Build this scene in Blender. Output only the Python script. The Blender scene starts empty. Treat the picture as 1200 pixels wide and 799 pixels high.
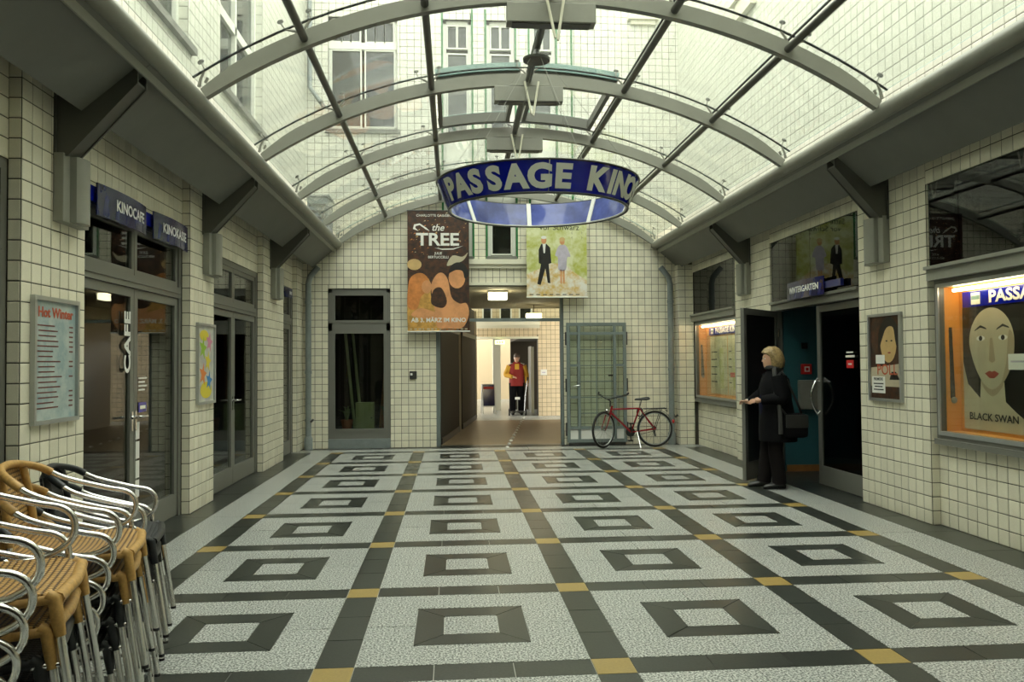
import bpy, bmesh, math, random
from mathutils import Vector, Matrix
random.seed(7)
SC = bpy.context.scene
COL = SC.collection
# ---------------------------------------------------------------- camera
H = 1.52
FPX = 926.9
YAW, PITCH, ROLL = -0.0740183, 0.0274206, -0.0078848
_f = Vector((-math.sin(YAW)*math.cos(PITCH), math.cos(YAW)*math.cos(PITCH), math.sin(PITCH)))
_r = Vector((math.cos(YAW), math.sin(YAW), 0))
_u = _r.cross(_f)
_R = math.cos(ROLL)*_r + math.sin(ROLL)*_u
_U = -math.sin(ROLL)*_r + math.cos(ROLL)*_u
cam = bpy.data.cameras.new('camera'); camo = bpy.data.objects.new('camera', cam); COL.objects.link(camo)
cam.sensor_width = 36; cam.lens = 36*FPX/1200; cam.clip_end = 200; cam.clip_start = 0.05
camo.matrix_world = Matrix(((_R.x, _U.x, -_f.x, 0), (_R.y, _U.y, -_f.y, 0), (_R.z, _U.z, -_f.z, H), (0, 0, 0, 1)))
SC.camera = camo
CP = Vector((0, 0, H))
def project(p):
    d = Vector(p) - CP; z = d.dot(_f)
    if z < 0.2: return None
    return (600 + FPX*d.dot(_R)/z, 399.5 - FPX*d.dot(_U)/z)
# ---------------------------------------------------------------- world: even overcast sky
W = bpy.data.worlds.new('overcast_sky'); SC.world = W; W.use_nodes = True
bg = W.node_tree.nodes['Background']
bg.inputs[0].default_value = (1.0, 1.0, 0.905, 1); bg.inputs[1].default_value = 3.6
SC.view_settings.view_transform = 'Standard'; SC.view_settings.look = 'None'
SC.view_settings.gamma = 1.0; SC.view_settings.use_curve_mapping = False
SC.view_settings.exposure = 0.64

# ---------------------------------------------------------------- materials
MATS = {}
def nd(nt, t, **kw):
    n = nt.nodes.new(t)
    for k, v in kw.items():
        if hasattr(n, k): setattr(n, k, v)
        else: n.inputs[k.replace('_', ' ')].default_value = v
    return n
def pbr(name, col, rough=0.5, metal=0.0, noise=0.0, nscale=20.0, bump=0.0, bscale=60.0, rnd=0.0, spec=0.5, emit=None, estr=0.0, col2=None, detail=4.0, span=0.12):
    m = bpy.data.materials.new(name); m.use_nodes = True; nt = m.node_tree
    b = nt.nodes['Principled BSDF']; L = nt.links.new
    b.inputs['Roughness'].default_value = rough; b.inputs['Metallic'].default_value = metal
    b.inputs['Specular IOR Level'].default_value = spec
    c = (*col, 1); b.inputs['Base Color'].default_value = c
    tc = None; cs = None
    if noise or bump: tc = nd(nt, 'ShaderNodeTexCoord')
    if noise:
        n = nd(nt, 'ShaderNodeTexNoise', Scale=nscale, Detail=detail, Roughness=0.65); L(tc.outputs['Object'], n.inputs['Vector'])
        mx = nd(nt, 'ShaderNodeMix', data_type='RGBA')
        c2 = col2 if col2 else tuple(max(0, x*(1-noise)) for x in col)
        mx.inputs[6].default_value = (*c2, 1); mx.inputs[7].default_value = c
        rp = nd(nt, 'ShaderNodeMapRange', From_Min=0.5-span, From_Max=0.5+span); L(n.outputs[0], rp.inputs[0])
        L(rp.outputs[0], mx.inputs[0]); cs = mx.outputs[2]; L(cs, b.inputs['Base Color'])
    if rnd:
        g = nd(nt, 'ShaderNodeNewGeometry'); oi = nd(nt, 'ShaderNodeObjectInfo')
        a = nd(nt, 'ShaderNodeMath', operation='ADD'); L(g.outputs['Random Per Island'], a.inputs[0]); L(oi.outputs['Random'], a.inputs[1])
        fr = nd(nt, 'ShaderNodeMath', operation='FRACT'); L(a.outputs[0], fr.inputs[0])
        mr = nd(nt, 'ShaderNodeMapRange', To_Min=1-rnd, To_Max=1+rnd*0.5); L(fr.outputs[0], mr.inputs[0])
        hs = nd(nt, 'ShaderNodeHueSaturation'); L(mr.outputs[0], hs.inputs['Value'])
        if cs: L(cs, hs.inputs['Color'])
        else: hs.inputs['Color'].default_value = c
        L(hs.outputs[0], b.inputs['Base Color'])
    if bump:
        n2 = nd(nt, 'ShaderNodeTexNoise', Scale=bscale, Detail=3.0); L(tc.outputs['Object'], n2.inputs['Vector'])
        bp = nd(nt, 'ShaderNodeBump', Strength=bump, Distance=0.01); L(n2.outputs[0], bp.inputs['Height']); L(bp.outputs[0], b.inputs['Normal'])
    if emit:
        b.inputs['Emission Color'].default_value = (*emit, 1); b.inputs['Emission Strength'].default_value = estr
    MATS[name] = m
    return m
def glass(name, tint, ior=1.5, rough=0.0, dust=0.0):
    m = bpy.data.materials.new(name); m.use_nodes = True; nt = m.node_tree; nt.nodes.clear(); L = nt.links.new
    o = nd(nt, 'ShaderNodeOutputMaterial'); t = nd(nt, 'ShaderNodeBsdfTransparent'); t.inputs[0].default_value = (*tint, 1)
    g = nd(nt, 'ShaderNodeBsdfGlossy'); g.inputs['Roughness'].default_value = rough
    f0 = ((ior-1)/(ior+1))**2; lw = nd(nt, 'ShaderNodeLayerWeight', Blend=0.5)      # Schlick Fresnel, the same from both sides of a pane
    pw_ = nd(nt, 'ShaderNodeMath', operation='POWER'); L(lw.outputs['Facing'], pw_.inputs[0]); pw_.inputs[1].default_value = 5.0
    fr = nd(nt, 'ShaderNodeMapRange', To_Min=f0, To_Max=1.0); L(pw_.outputs[0], fr.inputs[0]); mx = nd(nt, 'ShaderNodeMixShader')
    L(fr.outputs[0], mx.inputs[0]); 
    body = t.outputs[0]
    if dust:
        tl = nd(nt, 'ShaderNodeBsdfTranslucent'); tl.inputs[0].default_value = (0.9, 0.93, 0.9, 1); m2 = nd(nt, 'ShaderNodeMixShader'); m2.inputs[0].default_value = dust
        L(t.outputs[0], m2.inputs[1]); L(tl.outputs[0], m2.inputs[2]); body = m2.outputs[0]
    L(body, mx.inputs[1]); L(g.outputs[0], mx.inputs[2]); L(mx.outputs[0], o.inputs[0])
    MATS[name] = m; return m
def weave(name, c1, c2, flat=True):
    m = bpy.data.materials.new(name); m.use_nodes = True; nt = m.node_tree; b = nt.nodes['Principled BSDF']; L = nt.links.new
    tc = nd(nt, 'ShaderNodeTexCoord')
    w1 = nd(nt, 'ShaderNodeTexWave', Scale=17.0, Distortion=0.3); w1.bands_direction = 'X'
    w2 = nd(nt, 'ShaderNodeTexWave', Scale=17.0, Distortion=0.3); w2.bands_direction = 'Y'
    w3 = nd(nt, 'ShaderNodeTexWave', Scale=17.0, Distortion=0.3); w3.bands_direction = 'Z'
    for w in (w1, w2, w3): L(tc.outputs['Object'], w.inputs['Vector'])
    a = nd(nt, 'ShaderNodeMath', operation='MULTIPLY'); L(w1.outputs['Fac'], a.inputs[0]); L(w2.outputs['Fac'], a.inputs[1])
    a3 = nd(nt, 'ShaderNodeMath', operation='MULTIPLY'); L(w2.outputs['Fac'], a3.inputs[0]); L(w3.outputs['Fac'], a3.inputs[1]); a2 = a if flat else a3
    mr = nd(nt, 'ShaderNodeMapRange', From_Min=0.02, From_Max=0.35); L(a2.outputs[0], mr.inputs[0])
    mx = nd(nt, 'ShaderNodeMix', data_type='RGBA'); mx.inputs[6].default_value = (*c2, 1); mx.inputs[7].default_value = (*c1, 1)
    L(mr.outputs[0], mx.inputs[0]); L(mx.outputs[2], b.inputs['Base Color']); b.inputs['Roughness'].default_value = 0.45
    bp = nd(nt, 'ShaderNodeBump', Strength=0.8, Distance=0.004); L(mr.outputs[0], bp.inputs['Height']); L(bp.outputs[0], b.inputs['Normal'])
    MATS[name] = m; return m

pbr('tile', (0.80, 0.762, 0.61), 0.22, rnd=0.10, noise=0.06, nscale=9.0)
pbr('tile_upper_hazed', (0.68, 0.68, 0.59), 0.3, rnd=0.06, noise=0.08, nscale=5.0)  # same wall tile, greyed: the veil of haze is put into its colour
pbr('grout_upper_hazed', (0.17, 0.17, 0.13), 0.9)  # joints paled so the haze is in their colour
pbr('tile_tan', (0.66, 0.54, 0.36), 0.3, rnd=0.10)
pbr('tile_green', (0.03, 0.16, 0.05), 0.2)
pbr('grout', (0.06, 0.055, 0.04), 0.9)
pbr('light_granite', (0.57, 0.585, 0.555), 0.36, noise=0.7, nscale=88.0, rnd=0.06, detail=3.0, spec=0.35, col2=(0.075, 0.082, 0.077), span=0.06)
pbr('dark_granite', (0.040, 0.045, 0.039), 0.30, noise=0.35, nscale=60.0, rnd=0.25, spec=0.4)
pbr('yellow_stone', (0.33, 0.235, 0.075), 0.35, noise=0.15, nscale=60.0, spec=0.4)
pbr('joint', (0.50, 0.50, 0.46), 0.8)
pbr('steel_paint', (0.26, 0.26, 0.22), 0.42, noise=0.06, nscale=6.0)
pbr('dark_steel', (0.085, 0.085, 0.072), 0.4)
pbr('soffit', (0.15, 0.152, 0.135), 0.45, noise=0.08, nscale=3.0)
pbr('frame_grey', (0.16, 0.16, 0.14), 0.42)
pbr('frame_dark', (0.035, 0.035, 0.032), 0.4)
pbr('gate_green', (0.17, 0.205, 0.20), 0.4)
pbr('pipe_grey', (0.22, 0.25, 0.25), 0.4, noise=0.15, nscale=8.0)
pbr('chrome', (0.80, 0.80, 0.80), 0.16, 1.0)
pbr('aluminium', (0.80, 0.79, 0.77), 0.2, 1.0)
pbr('alu_frame', (0.46, 0.48, 0.47), 0.35, 0.7)
pbr('seal', (0.012, 0.012, 0.012), 0.5)
pbr('black', (0.012, 0.012, 0.012), 0.4)
pbr('rubber', (0.010, 0.010, 0.010), 0.6)
pbr('white', (0.78, 0.78, 0.74), 0.5)
pbr('white_frame', (0.74, 0.75, 0.67), 0.5)
pbr('cream', (0.70, 0.68, 0.55), 0.6)
pbr('sign_blue', (0.004, 0.010, 0.30), 0.12, noise=0.25, nscale=3.0)
pbr('sign_navy', (0.010, 0.014, 0.10), 0.15, noise=0.5, nscale=7.0)
pbr('navy_motif', (0.022, 0.028, 0.13), 0.2)
pbr('sign_inner', (0.10, 0.13, 0.40), 0.08, noise=0.5, nscale=3.0)
pbr('sign_letter', (0.62, 0.64, 0.58), 0.5)
pbr('teal_edge', (0.20, 0.33, 0.31), 0.15)
pbr('teal_wall', (0.035, 0.13, 0.15), 0.5)
pbr('wood', (0.36, 0.17, 0.05), 0.5, noise=0.3, nscale=5.0)
pbr('orange_wood', (0.72, 0.33, 0.07), 0.5, noise=0.12, nscale=4.0)
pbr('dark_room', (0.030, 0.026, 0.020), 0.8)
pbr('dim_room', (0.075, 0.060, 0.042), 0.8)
pbr('brown_floor', (0.20, 0.145, 0.085), 0.4, noise=0.1, nscale=3.0)
pbr('ceiling_paint', (0.50, 0.44, 0.32), 0.7)
pbr('red', (0.55, 0.02, 0.02), 0.4)
pbr('lamp_glow', (1, 0.9, 0.65), 0.5, emit=(1.0, 0.86, 0.56), estr=9.0)
pbr('tube_glow', (1, 0.95, 0.8), 0.5, emit=(1.0, 0.88, 0.60), estr=13.0)
pbr('exit_glow', (0.8, 0.9, 0.4), 0.5, emit=(0.8, 0.9, 0.35), estr=1.5)
pbr('tan_rattan', (0.50, 0.29, 0.085), 0.45, noise=0.25, nscale=60.0)
pbr('black_rattan', (0.016, 0.018, 0.020), 0.4)
weave('tan_weave', (0.56, 0.33, 0.10), (0.10, 0.05, 0.015)); weave('tan_weave_back', (0.56, 0.33, 0.10), (0.10, 0.05, 0.015), False)
weave('black_weave', (0.026, 0.030, 0.034), (0.003, 0.003, 0.003)); weave('black_weave_back', (0.026, 0.030, 0.034), (0.003, 0.003, 0.003), False)
pbr('bike_red', (0.24, 0.010, 0.016), 0.25)
pbr('cloth_black', (0.005, 0.005, 0.006), 0.9, spec=0.12, bump=0.3, bscale=40.0)
pbr('cloth_navy', (0.008, 0.009, 0.03), 0.9, spec=0.12)
pbr('cloth_brown', (0.010, 0.008, 0.008), 0.9, spec=0.12)
pbr('cloth_grey', (0.035, 0.035, 0.033), 0.9)
pbr('skin', (0.56, 0.32, 0.21), 0.5)
pbr('hair_blond', (0.40, 0.28, 0.12), 0.55, noise=0.45, nscale=45.0)
pbr('hair_brown', (0.05, 0.025, 0.012), 0.6)
pbr('cloth_red', (0.26, 0.018, 0.014), 0.8)
pbr('cloth_yellow', (0.62, 0.33, 0.03), 0.8)
pbr('leaf', (0.10, 0.16, 0.045), 0.5)
pbr('terracotta', (0.35, 0.13, 0.06), 0.7)
pbr('green_paint', (0.28, 0.33, 0.15), 0.5)
pbr('pale_paper', (0.70, 0.69, 0.45), 0.6, noise=0.35, nscale=6.0)
pbr('paper_white', (0.74, 0.74, 0.70), 0.6)
pbr('menu_blue', (0.28, 0.38, 0.40), 0.35, noise=0.45, nscale=7.0, col2=(0.46, 0.53, 0.50))
pbr('menu_red', (0.50, 0.10, 0.045), 0.5)
pbr('ink_brown', (0.16, 0.05, 0.045), 0.5)
pbr('sensor', (0.014, 0.014, 0.014), 0.3)
glass('roof_glass', (0.955, 0.985, 0.965), 1.45, dust=0.028)
glass('shop_glass', (0.72, 0.75, 0.72), 1.5)
glass('dark_glass', (0.35, 0.38, 0.37), 1.6)
glass('window_glass', (0.5, 0.55, 0.52), 1.55)
glass('clear_glass', (0.92, 0.95, 0.92), 1.45)
glass('gate_glass', (0.88, 0.92, 0.89), 1.5)

# ---------------------------------------------------------------- mesh helpers
class MB:
    def __init__(s): s.v = []; s.f = []; s.mi = []
    def add(s, vs, fs, mi=0):
        b = len(s.v); s.v += [tuple(v) for v in vs]; s.f += [tuple(i+b for i in f) for f in fs]; s.mi += [mi]*len(fs); return s
    def box(s, a, b, mi=0):
        x0, x1 = sorted((a[0], b[0])); y0, y1 = sorted((a[1], b[1])); z0, z1 = sorted((a[2], b[2]))
        vs = [(x, y, z) for x in (x0, x1) for y in (y0, y1) for z in (z0, z1)]
        return s.add(vs, [(0, 1, 3, 2), (4, 6, 7, 5), (0, 4, 5, 1), (2, 3, 7, 6), (0, 2, 6, 4), (1, 5, 7, 3)], mi)
    def bbox(s, a, b, bev=0.01, mi=0):
        """box with chamfered edges"""
        x0, x1 = sorted((a[0], b[0])); y0, y1 = sorted((a[1], b[1])); z0, z1 = sorted((a[2], b[2]))
        bm = bmesh.new(); bmesh.ops.create_cube(bm, size=1)
        for v in bm.verts: v.co = Vector(((x0+x1)/2+v.co.x*(x1-x0), (y0+y1)/2+v.co.y*(y1-y0), (z0+z1)/2+v.co.z*(z1-z0)))
        bev = min(bev, 0.45*min(x1-x0, y1-y0, z1-z0))
        bmesh.ops.bevel(bm, geom=bm.edges[:], offset=bev, segments=2, affect='EDGES', profile=0.6)
        return s.bm(bm, mi)
    def bm(s, bm, mi=0):
        bm.verts.index_update(); s.add([v.co[:] for v in bm.verts], [tuple(v.index for v in f.verts) for f in bm.faces], mi); bm.free(); return s
    def bar(s, a, b, w, h, up=(0, 0, 1), mi=0):
        a, b = Vector(a), Vector(b); d = (b-a).normalized(); sd = d.cross(Vector(up))
        if sd.length < 1e-4: sd = d.cross(Vector((1, 0, 0)))
        sd.normalize(); u = sd.cross(d)
        vs = [p+sd*i*w/2+u*j*h/2 for p in (a, b) for i, j in ((-1, -1), (1, -1), (1, 1), (-1, 1))]
        return s.add(vs, [(0, 1, 2, 3), (7, 6, 5, 4), (0, 4, 5, 1), (1, 5, 6, 2), (2, 6, 7, 3), (3, 7, 4, 0)], mi)
    def tube(s, pts, r, n=8, closed=False, mi=0):
        P = [Vector(p) for p in pts]; k = len(P); rs = r if isinstance(r, (list, tuple)) else [r]*k
        T = []
        for i in range(k):
            if closed: t = P[(i+1) % k]-P[i-1]
            else: t = P[min(i+1, k-1)]-P[max(i-1, 0)]
            T.append(t.normalized())
        u = T[0].orthogonal().normalized(); vs = []
        for i in range(k):
            u = (u - T[i]*u.dot(T[i])).normalized(); w = T[i].cross(u)
            for j in range(n):
                a = 2*math.pi*j/n; vs.append(P[i]+(u*math.cos(a)+w*math.sin(a))*rs[i])
        fs = []
        for i in range(k if closed else k-1):
            for j in range(n):
                a, b = i*n+j, i*n+(j+1) % n; c, d = ((i+1) % k)*n+j, ((i+1) % k)*n+(j+1) % n
                fs.append((a, b, d, c))
        if not closed: fs += [tuple(range(n-1, -1, -1)), tuple(range((k-1)*n, k*n))]
        return s.add(vs, fs, mi)
    def rings(s, R, cap=True, mi=0):
        n = len(R[0]); vs = [p for r in R for p in r]; fs = []
        for i in range(len(R)-1):
            for j in range(n): fs.append((i*n+j, i*n+(j+1) % n, (i+1)*n+(j+1) % n, (i+1)*n+j))
        if cap: fs += [tuple(range(n-1, -1, -1)), tuple(range((len(R)-1)*n, len(R)*n))]
        return s.add(vs, fs, mi)
    def loft(s, L, n=16, cap=True, mi=0):
        """L: list of (x,y,z, rx, ry) horizontal ellipses"""
        return s.rings([[(x+rx*math.cos(2*math.pi*j/n), y+ry*math.sin(2*math.pi*j/n), z) for j in range(n)] for x, y, z, rx, ry in L], cap, mi)
    def cyl(s, a, b, r, n=12, mi=0): return s.tube([a, b], r, n, False, mi)
    def ball(s, c, r, n=10, m=6, mi=0):
        rx, ry, rz = r if isinstance(r, (tuple, list)) else (r, r, r)
        L = []
        for i in range(m+1):
            t = math.pi*i/m; q = max(math.sin(t), 0.02); L.append((c[0], c[1], c[2]-rz*math.cos(t), rx*q, ry*q))
        return s.loft(L, n, True, mi)
    def prism(s, pts, a, b, M=None, mi=0):
        """polygon in (u,v), extruded from depth a to b along w; M maps (u,v,w) to space"""
        M = M or Matrix(); n = len(pts)
        vs = [M @ Vector((p[0], p[1], a)) for p in pts]+[M @ Vector((p[0], p[1], b)) for p in pts]
        fs = [tuple(range(n-1, -1, -1)), tuple(range(n, 2*n))]+[(i, (i+1) % n, n+(i+1) % n, n+i) for i in range(n)]
        return s.add(vs, fs, mi)
    def mesh(s, name, mats, smooth=None):
        me = bpy.data.meshes.new(name); me.from_pydata(s.v, [], s.f)
        for m in (mats if isinstance(mats, (list, tuple)) else [mats]): me.materials.append(MATS[m])
        if any(s.mi): me.polygons.foreach_set('material_index', s.mi)
        bm = bmesh.new(); bm.from_mesh(me); bmesh.ops.recalc_face_normals(bm, faces=bm.faces); bm.to_mesh(me); bm.free()
        if smooth: me.polygons.foreach_set('use_smooth', [True]*len(me.polygons)); me.set_sharp_from_angle(angle=math.radians(smooth))
        me.update(); return me
    def build(s, name, mats, parent=None, smooth=None, loc=None):
        o = bpy.data.objects.new(name, s.mesh(name, mats, smooth)); COL.objects.link(o)
        if parent: o.parent = parent
        if loc: o.location = loc
        return o
def tag(o, label=None, cat=None, group=None, kind=None):
    if label: o['label'] = label
    if cat: o['category'] = cat
    if group: o['group'] = group
    if kind: o['kind'] = kind
    return o
def thing(name, label, cat, loc=(0, 0, 0), rz=0.0, group=None, kind=None):
    o = bpy.data.objects.new(name, None); COL.objects.link(o); o.empty_display_size = 0.1
    o.location = loc; o.rotation_euler = (0, 0, rz); return tag(o, label, cat, group, kind)
def struct(name, mb, mat, smooth=None, label=None):
    o = mb.build(name, mat, None, smooth); o['kind'] = 'structure'
    if label: o['label'] = label
    return o
def copy_tree(o, parent=None):
    c = o.copy(); COL.objects.link(c); c.parent = parent
    for ch in list(o.children): copy_tree(ch, c)
    return c
FRAME = {'L': ((0, 1, 0), (0, 0, 1)), 'R': ((0, -1, 0), (0, 0, 1)), 'B': ((1, 0, 0), (0, 0, 1))}
def plane(side, o):
    """matrix whose x/y/z axes are right, up and out of a wall seen from inside the hall"""
    r, u = (Vector(a) for a in FRAME[side]); n = r.cross(u)
    return Matrix(((r.x, u.x, n.x, o[0]), (r.y, u.y, n.y, o[1]), (r.z, u.z, n.z, o[2]), (0, 0, 0, 1)))
def text(string, size, mat, parent, M, name='lettering', sx=1.0, bold=0.0, align='CENTER', rot=0.0, depth=0.002, shear=0.0):
    cu = bpy.data.curves.new(name, 'FONT'); cu.body = string; cu.size = size; cu.align_x = align; cu.align_y = 'CENTER'
    cu.extrude = depth/2; cu.offset = bold*size; cu.shear = shear; cu.resolution_u = 3
    t = bpy.data.objects.new('tmp', cu); me = bpy.data.meshes.new_from_object(t); bpy.data.objects.remove(t)
    me.transform(M @ Matrix.Rotation(rot, 4, 'Z') @ Matrix.Diagonal((sx, 1, 1, 1)))
    me.materials.clear(); me.materials.append(MATS[mat])
    o = bpy.data.objects.new(name, me); COL.objects.link(o); o.parent = parent; return o
def circle(cx, cy, rx, ry=None, n=18, a0=0.0, a1=2*math.pi):
    ry = ry or rx
    return [(cx+rx*math.cos(a0+(a1-a0)*i/n), cy+ry*math.sin(a0+(a1-a0)*i/n)) for i in range(n)]
def print_shape(name, pts, layer, mat, parent, M):
    """a flat printed patch on a poster sheet"""
    return MB().prism(pts, 0.0005*layer, 0.0005*layer+0.0004, M).build(name, mat, parent)
def soft(P, n=4):
    k = len(P); out = []
    for i in range(k):
        p0, p1, p2, p3 = (Vector(P[(i+d) % k]) for d in (-1, 0, 1, 2))
        for j in range(n):
            t = j/n; q = 0.5*((2*p1)+(p2-p0)*t+(2*p0-5*p1+4*p2-p3)*t*t+(3*p1-p0-3*p2+p3)*t**3); out.append((q.x, q.y))
    return out

# ---------------------------------------------------------------- tiles
PITCH_T = 0.1285
GAP = 0.0075
def tile_mesh(mat):
    me = bpy.data.meshes.get('tile_'+mat)
    if me: return me
    c = 0.05; d = 0.0045; vs = []
    for s, z in ((0.5, 0.0), (0.5, d*0.6), (0.5-c, d)):
        vs += [(-s, -s, z), (s, -s, z), (s, s, z), (-s, s, z)]
    fs = [(8, 9, 10, 11)]
    for k in (0, 4): fs += [(k+i, k+(i+1) % 4, k+4+(i+1) % 4, k+4+i) for i in range(4)]
    me = bpy.data.meshes.new('tile_'+mat); me.from_pydata(vs, [], fs); me.materials.append(MATS[mat]); me.update(); return me
def sub_rects(r, holes):
    out = [r]
    for h in holes:
        nx = []
        for (a, b, c, d) in out:
            x0, y0, x1, y1 = max(a, h[0]), max(b, h[1]), min(c, h[2]), min(d, h[3])
            if x0 >= x1 or y0 >= y1: nx.append((a, b, c, d)); continue
            if a < x0: nx.append((a, b, x0, d))
            if x1 < c: nx.append((x1, b, c, d))
            if b < y0: nx.append((x0, b, x1, y0))
            if y1 < d: nx.append((x0, y1, x1, d))
        out = nx
    return [q for q in out if q[2]-q[0] > 0.02 and q[3]-q[1] > 0.02]
def tile_wall(wall, surfs, mat='tile', limit=300):
    """surfs: (origin, u, v, width, height, holes). The largest-showing tiles become objects, the rest one joined part."""
    big = []; rest = MB(); base = tile_mesh(mat); bv = [v.co.copy() for v in base.vertices]; bf = [tuple(p.vertices) for p in base.polygons]
    for (o, u, v, w, h, holes) in surfs:
        o, u, v = Vector(o), Vector(u), Vector(v); n = u.cross(v)
        nu = max(1, round(w/PITCH_T)); pu = w/nu if w < 3 else PITCH_T
        if w >= 3: nu = int(math.ceil(w/pu))
        nv = int(math.ceil(h/PITCH_T))
        for i in range(nu):
            for j in range(nv):
                r = (i*pu, j*PITCH_T, min((i+1)*pu, w), min((j+1)*PITCH_T, h))
                if r[2]-r[0] < 0.02 or r[3]-r[1] < 0.02: continue
                rs = sub_rects(r, holes)
                for q in rs:
                    cu, cv = (q[0]+q[2])/2, (q[1]+q[3])/2; c = o+u*cu+v*cv; su, sv = q[2]-q[0]-GAP, q[3]-q[1]-GAP
                    a1, a2 = random.gauss(0, 0.003), random.gauss(0, 0.003)
                    uu = (u+n*a1); vv = (v+n*a2); nn = uu.cross(vv).normalized()
                    M = Matrix(((uu.x*su, vv.x*sv, nn.x, c.x), (uu.y*su, vv.y*sv, nn.y, c.y), (uu.z*su, vv.z*sv, nn.z, c.z), (0, 0, 0, 1)))
                    pr = [project(c+u*a+v*b) for a, b in ((-su/2, -sv/2), (su/2, -sv/2), (su/2, sv/2), (-su/2, sv/2))]
                    area = 0
                    if all(pr) and (CP-c).dot(n) > 0 and all(-5 < p[0] < 1205 and -5 < p[1] < 804 for p in pr) and len(rs) == 1:
                        area = abs(sum(pr[k][0]*pr[(k+1) % 4][1]-pr[(k+1) % 4][0]*pr[k][1] for k in range(4)))/2
                    big.append((area, M))
    big.sort(key=lambda t: -t[0])
    for k, (area, M) in enumerate(big):
        if k < limit and area > 45:
            t = bpy.data.objects.new('tile', base); COL.objects.link(t); t.parent = wall; t.matrix_local = M
        else: rest.add([M @ p for p in bv], bf)
    if rest.v:
        me = bpy.data.meshes.new('tile_field'); me.from_pydata(rest.v, [], rest.f); me.materials.append(MATS[mat]); me.update()
        t = bpy.data.objects.new('tile_field', me); COL.objects.link(t); t.parent = wall; t['kind'] = 'stuff'
X, Y, Z = (1, 0, 0), (0, 1, 0), (0, 0, 1)
NX, NY = (-1, 0, 0), (0, -1, 0)
# ================================================================ THE HALL
WL, WR, WB = -2.70, 4.38, 14.45          # pilaster faces and back wall
BL, BR = -2.78, 4.46                     # bay faces
TOPZ = 9.6
YN = -3.0                                # where the hall ends behind the viewer
CX = 0.835
# ---------------------------------------------------------------- wall_left
LP = [(1.9, 2.83), (5.15, 6.01), (8.34, 9.15), (11.47, 12.82), (13.92, 14.45)]
LD = [(2.83, 5.15), (6.01, 8.34), (9.15, 11.47), (12.82, 13.92)]
DT = 2.82
m = MB()
for a, b in LP: m.box((-3.0, a, 0), (WL, b, 3.45))
for a, b in LD: m.box((-3.0, a, DT), (BL, b, 3.45))
m.box((-3.0, YN, 0), (BL, 1.9, 3.45))
wall_left = struct('wall_left', m, 'grout')
S = []
for a, b in LP:
    S.append(((WL, a, 0), Y, Z, b-a, 3.45, [])); S.append(((BL, a, 0), X, Z, WL-BL, 3.45, []))
for a, b in LD: S.append(((BL, a, DT), Y, Z, b-a, 3.45-DT, []))
S.append(((BL, YN, 0), Y, Z, 1.9-YN, 3.45, []))
tile_wall(wall_left, S)
# ---------------------------------------------------------------- wall_right
RP = [(2.5, 3.4), (7.0, 8.24), (10.63, 12.0), (14.2, 14.45)]
ZT = 3.14
m = MB()
for a, b in RP: m.box((WR, a, 0), (4.85, b, 3.45))
m.box((WR, 3.4, ZT), (4.85, 7.0, 3.45)); m.box((WR, 8.24, ZT), (4.85, 10.63, 3.45)); m.box((WR, 12.0, ZT), (4.85, 14.2, 3.45))
m.box((BR, 3.4, 0), (4.85, 7.0, 0.80)); m.box((BR, 12.0, 0), (4.85, 14.2, 0.84))
m.box((BR, 3.4, 0.8), (4.85, 4.25, 2.3)); m.box((BR, 6.93, 0.8), (4.85, 7.0, 2.3))
m.box((4.70, 3.4, 0.8), (4.85, 7.0, ZT)); m.box((4.70, 12.0, 0.84), (4.85, 14.2, ZT))
m.box((BR, YN, 0), (4.85, 2.5, 3.45)); m.box((4.12, 14.22, 0), (4.4, 14.45, 3.3))
wall_right = struct('wall_right', m, 'grout')
S = []
for a, b in RP[:3]:
    S.append(((WR, b, 0), NY, Z, b-a, 3.45, [])); S.append(((WR, a, 0), X, Z, BR-WR, 3.45, []))
S.append(((4.12, 14.22, 0), X, Z, 0.26, 3.3, [])); S.append(((4.12, 14.45, 0), NY, Z, 0.23, 3.3, [])); S.append(((WR, 14.22, 0), NY, Z, 0.06, 3.3, []))
for a, b in ((3.4, 7.0), (8.24, 10.63), (12.0, 14.2)): S.append(((WR, b, ZT), NY, Z, b-a, 3.45-ZT, []))
S.append(((BR, 7.0, 0), NY, Z, 3.6, 0.80, [])); S.append(((BR, 14.2, 0), NY, Z, 2.2, 0.84, []))
S.append(((BR, 4.25, 0.8), NY, Z, 0.85, 1.5, [])); S.append(((BR, 2.5, 0), NY, Z, 2.5-YN, 3.45, []))
tile_wall(wall_right, S)
# ---------------------------------------------------------------- wall_back with its openings
HB = [(-2.25, 0.0, -1.14, 2.88), (-0.31, 0.0, 2.02, 2.94), (-2.24, 5.78, -1.0, 7.85),
      (-0.16, 3.43, 0.36, 7.85), (0.64, 3.43, 1.16, 7.85), (1.44, 3.43, 1.92, 7.85)]
xs = sorted({-3.0, 4.6, *[h[0] for h in HB], *[h[2] for h in HB]}); zs = sorted({0.0, TOPZ, *[h[1] for h in HB], *[h[3] for h in HB]})
m = MB()
for i in range(len(xs)-1):
    run = None
    for j in range(len(zs)-1):
        c = ((xs[i]+xs[i+1])/2, (zs[j]+zs[j+1])/2)
        solid = not any(h[0] < c[0] < h[2] and h[1] < c[1] < h[3] for h in HB)
        if solid: m.box((xs[i], WB, zs[j]), (xs[i+1], WB+0.28, zs[j+1]))
wall_back = struct('wall_back', m, 'grout')
ox = -3.0
ZU = PITCH_T*35
tile_wall(wall_back, [((ox, WB, 0), X, Z, 7.6, ZU, [(h[0]-ox, h[1], h[2]-ox, h[3]) for h in HB])])
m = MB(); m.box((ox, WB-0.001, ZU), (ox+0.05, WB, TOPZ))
wbu = struct('wall_back_upper', m, 'grout_upper_hazed')
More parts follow.
